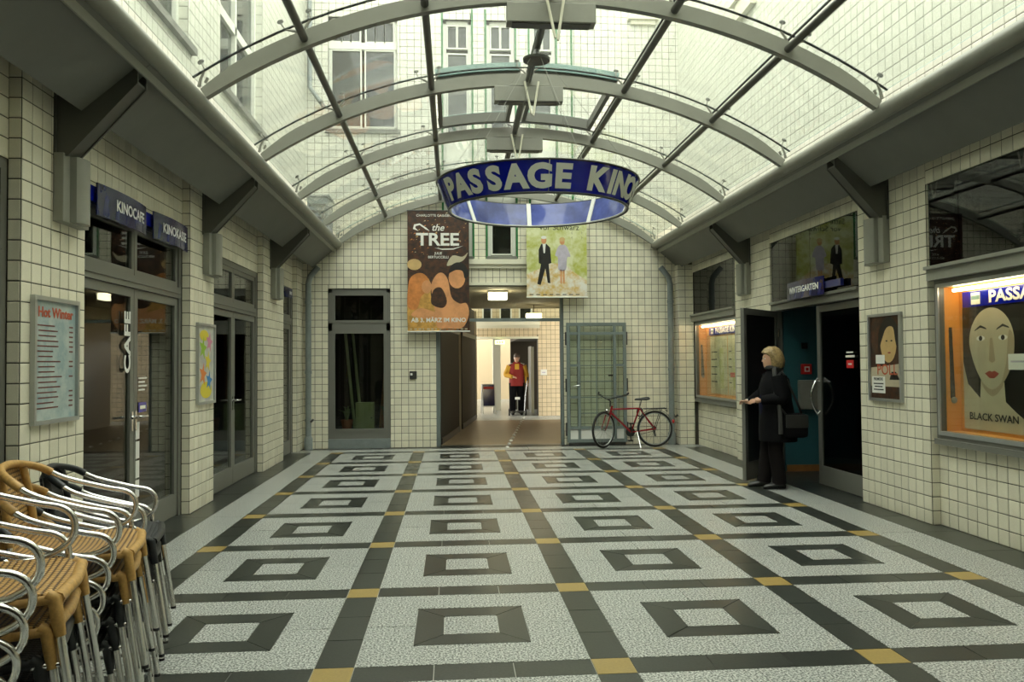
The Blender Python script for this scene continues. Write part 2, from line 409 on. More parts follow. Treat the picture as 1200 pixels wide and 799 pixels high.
tile_wall(wbu, [((ox, WB, ZU), X, Z, 7.6, TOPZ-ZU, [(h[0]-ox, h[1]-ZU, h[2]-ox, h[3]-ZU) for h in HB])], 'tile_upper_hazed')
# cornice over the passage mouth
m = MB(); m.box((-0.34, WB-0.09, 3.32), (2.06, WB, 3.41)); m.box((-0.34, WB-0.05, 3.25), (2.06, WB, 3.32)); m.box((-0.34, WB-0.03, 2.94), (2.06, WB, 2.99))
struct('trim_1', m, 'cream', label='cream cornice moulding above the passage mouth')
# green glazed edging of the tall window strips and white windows in the back wall
wn = 0
def sash_window(parts, rect, frame_mat='white_frame', y=WB+0.10, panes=None, glassmat='window_glass'):
    x0, z0, x1, z1 = rect; f = 0.06
    mf = MB()
    for a, b in (((x0, z0), (x0+f, z1)), ((x1-f, z0), (x1, z1)), ((x0, z0), (x1, z0+f)), ((x0, z1-f), (x1, z1))):
        mf.box((a[0], y-0.03, a[1]), (b[0], y+0.03, b[1]))
    mf.build('window_frame', frame_mat, parts)
    for (a, b, c, d) in panes:
        mp = MB(); mp.box((a, y-0.006, b), (c, y+0.006, d)); mp.build('pane', glassmat, parts)
        ms = MB(); e = 0.025
        for p, q in (((a-e, b-e), (a, d+e)), ((c, b-e), (c+e, d+e)), ((a, b-e), (c, b)), ((a, d), (c, d+e))): ms.box((p[0], y-0.04, p[1]), (q[0], y+0.02, q[1]))
        ms.build('sash', frame_mat, parts)
    MB().box((x0, y+0.18, z0), (x1, y+0.2, z1)).build('dark_backing', 'dim_room', parts)  # dark sheet stands in for the unlit room behind the panes
for k, h in enumerate(HB[3:]):
    w = thing('window_%d' % (k+2), 'tall white window strip with green tile edging in the back wall', None, kind='structure')
    x0, z0, x1, z1 = h
    for s in (x0-0.035, x1):
        MB().box((s, WB-0.012, z0), (s+0.035, WB+0.02, z1+0.2)).build('edging', 'tile_green', w)
    P = [(x0+0.09, z1-0.50, (x0+x1)/2-0.02, z1-0.1), ((x0+x1)/2+0.02, z1-0.50, x1-0.09, z1-0.1), (x0+0.09, 5.75, x1-0.09, z1-0.63), (x0+0.09, 3.53, x1-0.09, 4.25)]
    sash_window(w, h, panes=P)
    MB().box((x0+0.05, WB+0.06, 4.32), (x1-0.05, WB+0.16, 5.68)).build('spandrel', 'white_frame', w)
    MB().box((x0-0.02, WB-0.03, z0-0.05), (x1+0.02, WB+0.12, z0+0.04)).build('window_sill', 'frame_grey', w)
w = thing('window_5', 'wide white casement window high in the back wall', None, kind='structure')
x0, z0, x1, z1 = HB[2]; c = (x0+x1)/2
P = [(x0+0.06, z0+0.08, c-0.05, 7.25), (c+0.05, z0+0.08, x1-0.06, 7.25)]
for a, b in ((x0+0.06, c-0.05), (c+0.05, x1-0.06)):
    d = (b-a)/3
    for i in range(3): P.append((a+i*d+0.012, 7.43, a+(i+1)*d-0.012, 7.78))
sash_window(w, HB[2], panes=P)
MB().box((x0, WB+0.05, 7.28), (x1, WB+0.14, 7.40)).build('transom', 'white_frame', w)
MB().box((x0-0.05, WB-0.05, z0-0.07), (x1+0.05, WB+0.1, z0)).build('window_sill', 'frame_grey', w)
MB().box((2.20, WB-0.03, 3.9), (2.235, WB, 7.9)).build('edging', 'tile_green', wall_back)
# ---------------------------------------------------------------- courtyard walls above the glass roof
UL, UR = -2.65, 4.24
wu = [(6.1, 4.75, 8.1, 7.4), (9.2, 4.75, 11.2, 7.4), (2.6, 4.75, 4.8, 7.4)]
m = MB(); ys = sorted({YN, WB, *[w_[0] for w_ in wu], *[w_[2] for w_ in wu]})
for i in range(len(ys)-1):
    cy = (ys[i]+ys[i+1])/2
    if any(w_[0] < cy < w_[2] for w_ in wu): m.box((UL-0.4, ys[i], 3.45), (UL, ys[i+1], 4.75)); m.box((UL-0.4, ys[i], 7.4), (UL, ys[i+1], TOPZ))
    else: m.box((UL-0.4, ys[i], 3.45), (UL, ys[i+1], TOPZ))
wul = struct('wall_left_upper', m, 'grout_upper_hazed')
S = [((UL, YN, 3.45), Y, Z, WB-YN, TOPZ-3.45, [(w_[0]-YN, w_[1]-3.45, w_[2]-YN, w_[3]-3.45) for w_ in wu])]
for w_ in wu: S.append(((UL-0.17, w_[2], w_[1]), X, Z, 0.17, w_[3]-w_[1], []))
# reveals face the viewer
tile_wall(wul, S, 'tile_upper_hazed')
for k, w_ in enumerate(wu):
    w = thing('window_%d' % (k+6), 'white casement window in the left courtyard wall above the roof', None, kind='structure')
    a, b, c, d = w_; xx = UL-0.14; mid = (a+c)/2; f = 0.07
    mf = MB()
    for p, q in (((a, b), (a+f, d)), ((c-f, b), (c, d)), ((a, b), (c, b+f)), ((a, d-f), (c, d)), ((mid-f/2, b), (mid+f/2, d)), ((a, b+0.95), (c, b+1.07))):
        mf.box((xx-0.04, p[0], p[1]), (xx+0.05, q[0], q[1]))
    mf.build('window_frame', 'white_frame', w)
    for p, q in ((a, mid), (mid, c)):
        MB().box((xx-0.006, p+f, b+f), (xx+0.006, q-f, b+0.95)).build('pane', 'window_glass', w)
        MB().box((xx-0.006, p+f, b+1.07), (xx+0.006, q-f, d-f)).build('pane', 'window_glass', w)
    MB().box((xx-0.2, a, b), (xx-0.18, c, d)).build('dark_backing', 'dim_room', w)  # dark sheet in place of the room's own darkness
    MB().box((UL-0.16, a-0.04, b-0.07), (UL+0.06, c+0.12, b)).build('window_sill', 'frame_grey', w)
m = MB(); m.box((UR, YN, 3.45), (UR+0.4, WB, TOPZ)); wur = struct('wall_right_upper', m, 'grout_upper_hazed')
tile_wall(wur, [((UR, WB, 3.45), NY, Z, WB-YN, TOPZ-3.45, [])], 'tile_upper_hazed')
# downpipe on the left courtyard wall
m = MB(); m.tube([(UL+0.1, WB-0.12, 9.5), (UL+0.1, WB-0.12, 6.5), (UL+0.35, WB-0.12, 6.15)], 0.04, 8); struct('trim_2', m, 'pipe_grey', 40, 'thin downpipe in the courtyard corner above the roof')
# end of the hall behind the viewer: solid wall, closed against light from behind
m = MB(); m.box((-3, YN-0.3, 0), (4.85, YN, 3.9)); struct('wall_front', m, 'dim_room')
m = MB(); m.box((-3, YN, 3.76), (4.85, 0.5, 3.9)); struct('light_block_near', m, 'ceiling_paint')  # unseen opaque lid, added instead of glass to darken the near end
m = MB(); m.box((-3, 0.3, 3.9), (4.85, 0.5, TOPZ)); struct('wall_front_upper', m, 'tile_upper_hazed')
# ---------------------------------------------------------------- floor
GX = [-2.0 + 1.3958*i for i in range(5)]
GY = [3.956 + 1.3958*j for j in range(-2, 8)]
SW = 0.2; Gp = 0.0021
m = MB(); m.box((-3.4, YN, -0.2), (5.4, WB+0.05, -0.006)); m.box((-0.6, WB, -0.2), (6.5, 34, -0.008)); m.box((-3.2, WB, -0.2), (-0.6, 17, -0.008))
floor = struct('floor', m, 'joint')
_sh = {}
def slab(name, pts, mat, z=0.0):
    c = (sum(p[0] for p in pts)/len(pts), sum(p[1] for p in pts)/len(pts))
    key = (mat, tuple((round(p[0]-c[0], 3), round(p[1]-c[1], 3)) for p in pts))
    if key not in _sh:
        q = key[1]; n = len(q); area = sum(q[i][0]*q[(i+1) % n][1]-q[(i+1) % n][0]*q[i][1] for i in range(n))
        q = q if area > 0 else q[::-1]
        # inset every edge a little so that the joint shows
        r = []
        for i in range(n):
            p0, p1, p2 = Vector(q[i-1]), Vector(q[i]), Vector(q[(i+1) % n]); e1 = (p1-p0).normalized(); e2 = (p2-p1).normalized()
            n1 = Vector((-e1.y, e1.x)); n2 = Vector((-e2.y, e2.x)); k = 1+n1.dot(n2); r.append(p1+(n1+n2)*(Gp/max(k, 0.3)))
        mb = MB(); mb.prism([(p.x, p.y) for p in r], -0.02, 0.0); _sh[key] = mb.mesh(name, mat)
    o = bpy.data.objects.new(name, _sh[key]); COL.objects.link(o); o.parent = floor; o.location = (c[0], c[1], z+random.uniform(-0.0004, 0.0004)); return o
def rect(a, b, c, d): return [(a, b), (c, b), (c, d), (a, d)]
h = SW/2
for j in range(len(GY)):
    y0 = GY[j]
    for i in range(5):
        slab('yellow_slab', rect(GX[i]-h, y0-h, GX[i]+h, y0+h), 'yellow_stone')
        if i < 4:
            L_ = (GX[i+1]-GX[i]-SW)/3
            for k in range(3): slab('dark_slab', rect(GX[i]+h+k*L_, y0-h, GX[i]+h+(k+1)*L_, y0+h), 'dark_granite')
        if j < len(GY)-1:
            L_ = (GY[j+1]-y0-SW)/3
            for k in range(3): slab('dark_slab', rect(GX[i]-h, y0+h+k*L_, GX[i]+h, y0+h+(k+1)*L_), 'dark_granite')
        if i < 4 and j < len(GY)-1:
            cx, cy = (GX[i]+GX[i+1])/2, (y0+GY[j+1])/2; o_, n_ = 0.32, 0.155; e = (GX[1]-GX[0]-SW)/2
            for sx in (-1, 1):
                for sy in (-1, 1):
                    slab('granite_slab', [(cx+sx*p, cy+sy*q) for p, q in ((0, o_), (o_, o_), (o_, 0), (e, 0), (e, e), (0, e))], 'light_granite')
            slab('granite_slab', rect(cx-n_, cy-n_, cx+n_, cy+n_), 'light_granite')
            for (ax, ay) in ((1, 0), (-1, 0), (0, 1), (0, -1)):
                t = (-ay, ax)
                slab('inlay_slab', [(cx+ax*p+t[0]*q, cy+ay*p+t[1]*q) for p, q in ((n_, -n_), (o_, -o_), (o_, o_), (n_, n_))], 'dark_granite')
def run_x(name, x0, x1, mat, step):
    n = max(1, round((GY[-1]+h-GY[0]+h)/step)); L_ = (GY[-1]-GY[0]+SW)/n
    for k in range(n): slab(name, rect(x0, GY[0]-h+k*L_, x1, GY[0]-h+(k+1)*L_), mat)
run_x('granite_slab', -2.45, GX[0]-h, 'light_granite', 1.39); run_x('granite_slab', GX[4]+h, 4.09, 'light_granite', 1.39)
run_x('dark_slab', -2.98, -2.45, 'dark_granite', 0.7); run_x('dark_slab', 4.09, 4.75, 'dark_granite', 0.7)
for k in range(9):
    a = -2.98+k*0.859; slab('granite_slab', rect(a, GY[-1]+h, a+0.859, 14.22), 'light_granite'); slab('dark_slab', rect(a, 14.22, a+0.859, 14.46), 'dark_granite')
MB().box((-2.98, YN, -0.03), (4.75, GY[0]-h, 0)).build('granite_field', 'light_granite', floor)
# ---------------------------------------------------------------- canopy: soffit, gutter, brackets on both sides
def canopy(n, sgn, lab):
    mx = lambda x: CX+sgn*(x-CX) if sgn < 0 else x     # left cross-section mirrored for the right side
    c = thing('trim_%d' % n, lab, None, kind='structure')
    brk = [2.4, 5.635, 8.82, 11.98] if sgn > 0 else [2.9, 7.70, 11.42]
    ys = [YN]+brk+[WB-0.01]
    for i in range(len(ys)-1):
        sec = [(-2.52, 3.26), (-2.10, 3.62), (-2.10, 3.75), (-2.69, 3.75), (-2.69, 3.385)]
        M = Matrix(((1, 0, 0, 0), (0, 0, 1, 0), (0, 1, 0, 0), (0, 0, 0, 1)))
        MB().prism([(mx(x), z) for x, z in sec], ys[i]+0.004, ys[i+1]-0.004, M).build('soffit_panel', 'soffit', c)
    MB().tube([(mx(-2.07), YN, 3.68), (mx(-2.07), WB-0.02, 3.68)], 0.068, 16).build('gutter_tube', 'steel_paint', c, 60)
    MB().bar((mx(-2.135), YN, 3.575), (mx(-2.135), WB-0.02, 3.575), 0.014, 0.09).build('gutter_lip', 'steel_paint', c)
    for y in brk:
        side = [(-2.695, 2.95), (-2.61, 2.95), (-2.15, 3.46), (-2.15, 3.58), (-2.695, 3.42)]
        M = Matrix(((1, 0, 0, 0), (0, 0, 1, 0), (0, 1, 0, 0), (0, 0, 0, 1)))
        b = MB()
        for yy in (y-0.085, y+0.07): b.prism([(mx(x), z) for x, z in side], yy, yy+0.015, M)
        b.prism([(mx(x), z) for x, z in [(-2.695, 2.962), (-2.612, 2.962), (-2.16, 3.463), (-2.16, 3.48), (-2.62, 2.975), (-2.695, 2.975)]], y-0.07, y+0.07, M)
        b.box((mx(-2.70), y-0.10, 2.93), (mx(-2.68), y+0.10, 3.42))
        b.build('bracket', 'dark_steel', c)
    return c
canopy(3, 1, 'grey sloping soffit with gutter tube and brackets along the left wall')
canopy(4, -1, 'grey sloping soffit with gutter tube and brackets along the right wall')
# ---------------------------------------------------------------- ceiling: arched glass roof
AR, AZ = 5.15, 4.61-5.15
def arc(a, dr=0.0): return (CX+(AR+dr)*math.sin(a), AZ+(AR+dr)*math.cos(a))
AM = math.asin(2.86/AR)
RY = [14.33, 12.55, 10.53, 8.55, 6.55, 4.57, 2.59, 0.61]
RN = 0.52
PA = [-AM, -math.asin(2.04/AR), -math.asin(1.055/AR), 0.0, math.asin(1.055/AR), math.asin(2.04/AR), AM]
roof = thing('ceiling', 'arched glass roof on painted steel ribs over the hall', None, kind='structure')
def rib_mesh():
    R = []; N = 40
    for i in range(N+1):
        a = -AM+2*AM*i/N; t = min(i, N-i)/N; d0, d1 = -0.065, 0.065*min(1, 0.25+t*12)
        (xa, za), (xb, zb) = arc(a, d0), arc(a, d1); w = 0.035
        R.append([(xa, -w, za), (xa, w, za), (xb, w, zb), (xb, -w, zb)])
    return MB().rings(R).mesh('rib', 'steel_paint', 30)
ribm = rib_mesh()
GO = 0.135
def spider_mesh():
    b = MB(); b.tube([(0, 0, 0.05), (0.05, 0, 0.10), (0.115, 0, 0.14)], [0.016, 0.012, 0.008], 6)
    b.tube([(0.115, 0, 0.14), (0.125, 0, 0.20)], 0.007, 6); b.tube([(0.06, 0.0, 0.05), (0.10, 0.0, 0.075)], 0.012, 6)
    return b.mesh('spider_arm', 'steel_paint', 40)
spm = spider_mesh()
dsm = MB().loft([(0, 0, 0, 0.012, 0.012), (0, 0, 0.008, 0.028, 0.028), (0, 0, 0.018, 0.028, 0.028), (0, 0, 0.024, 0.016, 0.016)], 10).mesh('glass_fixing', 'dark_steel', 40)
for y in RY:
    rb = bpy.data.objects.new('rib', ribm); COL.objects.link(rb); rb.parent = roof; rb.location = (0, y, 0)
    if y < 0: continue
    for k, a in enumerate(PA):
        x, z = arc(a)
        for s in (-1, 1):
            if (k == 0 and s < 0) or (k == 6 and s > 0): continue
            o = bpy.data.objects.new('spider_arm', spm); COL.objects.link(o); o.parent = rb
            o.matrix_local = Matrix.Translation((x, 0, z)) @ Matrix.Rotation(a, 4, 'Y') @ Matrix.Diagonal((s, 1, 1, 1))
            q = Vector((s*0.125, 0, 0.20)); q.rotate(Matrix.Rotation(a, 3, 'Y'))
            f = bpy.data.objects.new('glass_fixing', dsm); COL.objects.link(f); f.parent = rb; f.location = (x+q.x, 0, z+q.z); f.rotation_euler = (0, a, 0)
for k in range(1, 6):
    x, z = arc(PA[k], 0.0)
    MB().tube([(x, RN, z), (x, 14.36, z)], 0.034, 10).build('purlin', 'dark_steel', roof, 60)
    xs_, zs_ = arc(PA[k], GO)
    MB().bar((xs_, RN, zs_), (xs_, 14.4, zs_), 0.016, 0.014).build('pane_seal', 'seal', roof)
def pane(a0, a1, y0, y1, lift=(0, 0)):
    N = 6; R = []
    for i in range(N+1):
        a = a0+(a1-a0)*i/N; (xa, za), (xb, zb) = arc(a, GO), arc(a, GO+0.012)
        R.append([(xa, y0, za+lift[0]), (xa, y1, za+lift[1]), (xb, y1, zb+lift[1]), (xb, y0, zb+lift[0])])
    b = MB(); n = 4; vs = [p for r in R for p in r]
    fa = []; ed = [(0, 1, 2, 3), tuple(N*4+q for q in (3, 2, 1, 0))]
    for i in range(N):
        for j in range(4):
            q = (i*4+j, i*4+(j+1) % 4, (i+1)*4+(j+1) % 4, (i+1)*4+j); (fa if j in (0, 2) else ed).append(q)
    b.add(vs, fa, 0); b.f += ed; b.mi += [1]*len(ed)
    return b.build('glass_pane', ['roof_glass', 'teal_edge'], roof, 20)
for bi in range(len(RY)-1):
    y1, y0 = RY[bi]-0.008, RY[bi+1]+0.008
    if bi == 0: y1 = WB-0.01
    for k in range(6):
        e = 0.0016
        if bi == 2 and k in (2, 3): continue
        pane(PA[k]+e, PA[k+1]-e, y0, y1)
for y in RY[1:]:
    R = [[(arc(-AM+2*AM*i/24, GO)[0], y-0.008, arc(-AM+2*AM*i/24, GO)[1]), (arc(-AM+2*AM*i/24, GO)[0], y+0.008, arc(-AM+2*AM*i/24, GO)[1]),
          (arc(-AM+2*AM*i/24, GO+0.014)[0], y+0.008, arc(-AM+2*AM*i/24, GO+0.014)[1]), (arc(-AM+2*AM*i/24, GO+0.014)[0], y-0.008, arc(-AM+2*AM*i/24, GO+0.014)[1])] for i in range(25)]
    MB().rings(R).build('pane_seal', 'seal', roof)
# roof vent between the second and third rib: a curb frame with two raised flaps
for k in (2, 3):
    a0, a1 = PA[k]+0.014, PA[k+1]-0.014
    for yy, hh in ((8.66, 0.05), (10.36, 0.12)):
        R = []
        for i in range(7):
            a = a0+(a1-a0)*i/6; (xa, za), (xb, zb) = arc(a, 0.10), arc(a, 0.10+hh); R.append([(xa, yy-0.03, za), (xa, yy+0.03, za), (xb, yy+0.03, zb), (xb, yy-0.03, zb)])
        MB().rings(R).build('vent_curb', 'frame_grey', roof)
    for a in (a0+0.006, a1-0.006):
        x, z = arc(a, 0.15); MB().bar((x, 8.66, z), (x, 10.36, z), 0.05, 0.10).build('vent_curb', 'frame_grey', roof)
    pane(a0, a1, 8.62, 10.40, (0.07, 0.10)).name = 'vent_flap'
    R = []
    for i in range(7):
        a = a0+(a1-a0)*i/6; (xa, za), (xb, zb) = arc(a, GO+0.0), arc(a, GO+0.085); R.append([(xa, 8.60, za), (xa, 8.625, za), (xb, 8.625, zb), (xb, 8.60, zb)])
    MB().rings(R).build('flap_edge', 'teal_edge', roof)
# ---------------------------------------------------------------- passage beyond the back wall
PZ = 2.94
m = MB(); m.box((-0.6, WB+0.28, PZ), (3.2, 20.7, PZ+0.4)); struct('ceiling_passage', m, 'ceiling_paint')
m = MB(); m.box((-0.45, WB+0.1, -0.007), (3.0, 20.9, 0.003)); struct('floor_passage', m, 'brown_floor')
m = MB(); m.box((-0.31, WB-0.0, -0.004), (2.02, WB+0.3, 0.006)); struct('trim_5', m, 'dark_granite', label='dark stone threshold of the passage')
m = MB(); m.box((3.0, WB+0.28, 0), (3.2, 20.7, PZ)); struct('wall_passage_right', m, 'tile_tan')
A_, B_ = Vector((-0.29, 14.74, 0)), Vector((0.60, 21.8, 0)); dd = (B_-A_).normalized()
m = MB(); off = Vector((-dd.y, dd.x, 0))*0.12
m.prism([(A_.x, A_.y), (B_.x, B_.y), (B_.x+off.x*3, B_.y), (A_.x+off.x*3, A_.y)], 0, PZ)
wpl = struct('wall_passage_left', m, 'dim_room')
for t0, t1 in ((0.02, 0.42), (0.5, 0.96)):
    p, q = A_.lerp(B_, t0), A_.lerp(B_, t1); n_ = Vector((dd.y, -dd.x, 0))*0.03
    MB().bar(p+n_+Vector((0, 0, 1.1)), q+n_+Vector((0, 0, 1.1)), 0.02, 2.1).build('pane', 'dark_room', wpl)
    MB().bar(p+n_+Vector((0, 0, 0.06)), q+n_+Vector((0, 0, 0.06)), 0.06, 0.12).build('rail', 'frame_dark', wpl)
    MB().bar(p+n_+Vector((0, 0, 2.2)), q+n_+Vector((0, 0, 2.2)), 0.06, 0.1).build('rail', 'frame_dark', wpl)
for t, mt in ((0.0, 'gate_green'), (0.46, 'ceiling_paint'), (0.98, 'ceiling_paint')):
    p = A_.lerp(B_, t); MB().box((p.x-0.05, p.y-0.05, 0), (p.x+0.05, p.y+0.05, PZ)).build('post', mt, wpl)
m = MB(); m.box((-0.31, 14.50, 2.28), (2.02, 14.56, 2.34)); m.box((-0.31, 14.48, 0), (-0.25, 14.58, PZ)); m.box((1.97, 14.48, 0), (2.02, 14.58, PZ))
dfr = struct('door_5', m, 'gate_green', label='steel frame with glazed fanlight across the passage mouth')
MB().box((-0.25, 14.52, 2.34), (1.97, 14.53, PZ)).build('fanlight_pane', 'clear_glass', dfr)
# second courtyard and its facade
FY = 22.4
m = MB(); m.box((0.2, FY, 2.2), (2.4, FY+0.3, 6.5)); m.box((2.4, FY, 0), (5.2, FY+0.3, 6.5)); m.box((-2.5, FY, 0), (0.66, FY+0.3, 6.5))
wf = struct('wall_second_courtyard', m, 'grout')
tile_wall(wf, [((-2.5, FY, 0), X, Z, 7.7, 6.5, [(3.16, 0, 4.9, 2.2), (3.36, 2.76, 3.56, 4.0), (3.85, 2.76, 4.12, 4.0), (4.4, 2.76, 4.7, 4.0)])], 'tile_tan', 0)
m = MB(); m.box((0.0, FY-0.12, 2.58), (2.45, FY, 2.70)); m.box((0.0, FY-0.06, 2.50), (2.45, FY, 2.58)); m.box((0.0, FY-0.03, 2.2), (2.42, FY, 2.26)); struct('trim_6', m, 'cream', label='cornice across the second courtyard wall')
for k, (a, b) in enumerate(((0.86, 1.06), (1.35, 1.62), (1.9, 2.2))):
    w = thing('window_%d' % (9+k), 'narrow window above the second courtyard opening', None, kind='structure')
    mf = MB(); mf.box((a-0.04, FY-0.02, 2.72), (a, FY+0.1, 4.0)); mf.box((b, FY-0.02, 2.72), (b+0.04, FY+0.1, 4.0)); mf.box((a, FY-0.02, 3.4), (b, FY+0.1, 3.46)); mf.build('window_frame', 'white_frame', w)
    MB().box((a, FY+0.0, 2.74), (b, FY+0.02, 4.0)).build('pane', 'window_glass', w); 
m = MB(); m.box((-2.6, 20.7, 3.3), (0.1, 22.4, 6.5)); m.box((5.0, 20.7, 0), (5.2, 22.4, 6.5)); m.box((-0.6, 20.5, PZ+0.4), (5.2, 20.7, 6.5)); struct('wall_second_side', m, 'cream')
m = MB(); m.box((0.0, 20.9, -0.008), (5.0, 22.4, 0.001)); m.box((-2.0, 22.4, -0.008), (6.4, 33.5, 0.001)); struct('floor_second_courtyard', m, 'light_granite')
m = MB(); m.box((-2.5, 33, 0), (6.5, 33.3, 6)); m.box((6.3, 22.7, 0), (6.5, 33, 6)); struct('wall_third_courtyard', m, 'tile_tan')
m = MB(); m.box((-2.5, 22.7, 3.4), (6.5, 31.0, 3.6)); struct('light_block_third', m, 'ceiling_paint')  # unseen roof, added to keep sky light off the view beyond the opening
m = MB(); m.box((1.25, 25.2, 0), (1.5, 25.45, 4.0)); struct('trim_7', m, 'cream', label='pale column beyond the second courtyard opening')
m = MB(); m.box((1.85, 25.6, 0), (6.3, 25.8, 4.2)); m.box((1.85, 22.75, 2.2), (2.6, 25.6, 2.4)); struct('wall_third_side', m, 'dim_room')
m = MB(); m.box((2.26, 22.9, 0.05), (2.32, 23.9, 2.0)); d6 = struct('door_6', m, 'frame_dark', label='open dark door leaf beyond the second courtyard opening')
MB().box((2.24, 22.88, 0.05), (2.33, 22.9, 1.98)).build('edge_strip', 'cream', d6)
# bits of masonry on the courtyard walls and a ventilation box outside the roof
m = MB(); m.box((UR-0.14, 10.45, 6.75), (UR, 11.35, 6.95)); m.box((UR-0.09, 10.6, 6.5), (UR, 11.2, 6.75)); struct('trim_8', m, 'cream', label='stone corbel on the right courtyard wall above the roof')
m = MB(); m.box((3.28, WB-0.12, 7.90), (3.86, WB, 8.0)); m.box((3.34, WB-0.07, 7.82), (3.80, WB, 7.90)); struct('trim_9', m, 'cream', label='short stone ledge high on the back wall')
vb = thing('vent_box', 'grey ventilation box outside the glass roof in the back left corner', 'ventilator', (-2.30, 13.95, 3.76))
MB().bbox((-0.17, -0.3, 0), (0.17, 0.3, 0.62), 0.02).build('housing', 'pipe_grey', vb)
for k in range(4): MB().box((-0.14, -0.315, 0.12+0.11*k), (0.14, -0.30, 0.17+0.11*k)).build('louvre', 'dark_steel', vb)
MB().box((-0.2, -0.33, 0.62), (0.2, 0.33, 0.65)).build('lid', 'pipe_grey', vb)
# ================================================================ DOORS AND SHOPFRONTS
def glazed_door(name, a, b, lab, top=DT, side='L', leaves=2, xf=-2.80, inv=1):
    """two-leaf glazed door with overlights in a bay of the left wall, between y=a and y=b"""
    d = thing(name, lab, None, kind='structure'); f = 0.07; zt = 2.22; w = 0.05
    m = MB(); m.box((xf-w, a, 0), (xf+0.015, a+f, top)); m.box((xf-w, b-f, 0), (xf+0.015, b, top)); m.box((xf-w, a+f, top-f), (xf+0.015, b-f, top))
    m.box((xf-w, a+f, zt-0.02), (xf+0.02, b-f, zt+0.09)); m.box((xf-w, a+f, zt+0.025), (xf+0.03, b-f, zt+0.04)); m.build('door_frame', 'frame_grey', d)
    L_ = (b-a-2*f)/leaves
    for k in range(leaves):
        p, q = a+f+k*L_+0.004, a+f+(k+1)*L_-0.004
        m = MB(); e = 0.055
        m.box((xf-w, p, zt+0.09), (xf, p+e, top-f)); m.box((xf-w, q-e, zt+0.09), (xf, q, top-f)); m.box((xf-w, p+e, zt+0.09), (xf, q-e, zt+0.09+e)); m.box((xf-w, p+e, top-f-e), (xf, q-e, top-f))
        m.build('overlight_frame', 'frame_grey', d)
        MB().box((xf-0.03, p+e, zt+0.09+e), (xf-0.02, q-e, top-f-e)).build('overlight_pane', 'shop_glass', d)
        m = MB(); e = 0.075
        m.box((xf-w, p, 0.012), (xf, p+e, zt-0.025)); m.box((xf-w, q-e, 0.012), (xf, q, zt-0.025)); m.box((xf-w, p+e, zt-0.025-e), (xf, q-e, zt-0.025)); m.box((xf-w, p+e, 0.012), (xf, q-e, 0.23))
        lf = m.build('door_leaf', 'frame_grey', d)
        MB().box((xf-0.03, p+e, 0.23), (xf-0.02, q-e, zt-0.025-e)).build('door_pane', 'shop_glass', lf)
        hy = q-0.035 if k == 0 else p+0.035; s = -1 if k == 0 else 1
        if leaves == 1: hy, s = p+0.04, 1
        m = MB(); m.tube([(xf, hy, 1.07), (xf+0.05, hy, 1.07), (xf+0.055, hy+s*0.02, 1.07), (xf+0.055, hy+s*0.13, 1.07)], 0.011, 8); m.box((xf, hy-0.015, 0.95), (xf+0.008, hy+0.015, 1.12)); m.build('handle', 'chrome', lf, 50)
    return d
d1 = glazed_door('door_1', *LD[1], 'glazed cafe door with two overlights under the blue sign boards')
d2 = glazed_door('door_2', *LD[2], 'glazed double door beside the star poster')
d3 = glazed_door('door_3', *LD[3], 'narrow glazed door by the back corner', leaves=1)
d4 = glazed_door('door_4', *LD[0], 'glazed double door before the menu board')
# rooms behind the left doors
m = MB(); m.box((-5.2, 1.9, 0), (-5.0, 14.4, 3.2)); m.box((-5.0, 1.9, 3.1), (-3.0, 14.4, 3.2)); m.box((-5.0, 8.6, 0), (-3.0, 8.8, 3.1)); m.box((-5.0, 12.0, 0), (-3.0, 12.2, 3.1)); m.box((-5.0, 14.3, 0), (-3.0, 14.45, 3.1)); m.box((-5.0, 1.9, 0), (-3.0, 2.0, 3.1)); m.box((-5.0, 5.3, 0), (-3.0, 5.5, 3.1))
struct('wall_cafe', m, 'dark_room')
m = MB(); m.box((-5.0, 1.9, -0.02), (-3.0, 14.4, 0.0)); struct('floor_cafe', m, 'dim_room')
# lettering and stickers on the cafe door
ML = lambda y, z, x=-2.797: plane('L', (x, y, z))
ca, cb = LD[1]; mid = (ca+cb)/2
text('CAFE', 0.17, 'white', d1, ML(mid-0.14, 1.72), rot=math.pi/2, sx=1.35, bold=0.03)
for k in range(4): MB().box((-2.797, mid+0.035, 0.36+k*0.17), (-2.793, mid+0.115, 0.51+k*0.17)).build('white_plate', 'white', d1)
for k in range(4): MB().box((-2.817, mid+0.15, 1.40-k*0.035), (-2.815, mid+0.34-0.05*(k % 2), 1.415-k*0.035)).build('sticker_line', 'white', d1)
MB().box((-2.817, mid+0.15, 1.10), (-2.814, mid+0.33, 1.19)).build('sticker', 'sign_blue', d1)
MB().box((-2.8135, mid+0.18, 1.13), (-2.812, mid+0.30, 1.16)).build('sticker_line', 'white', d1)
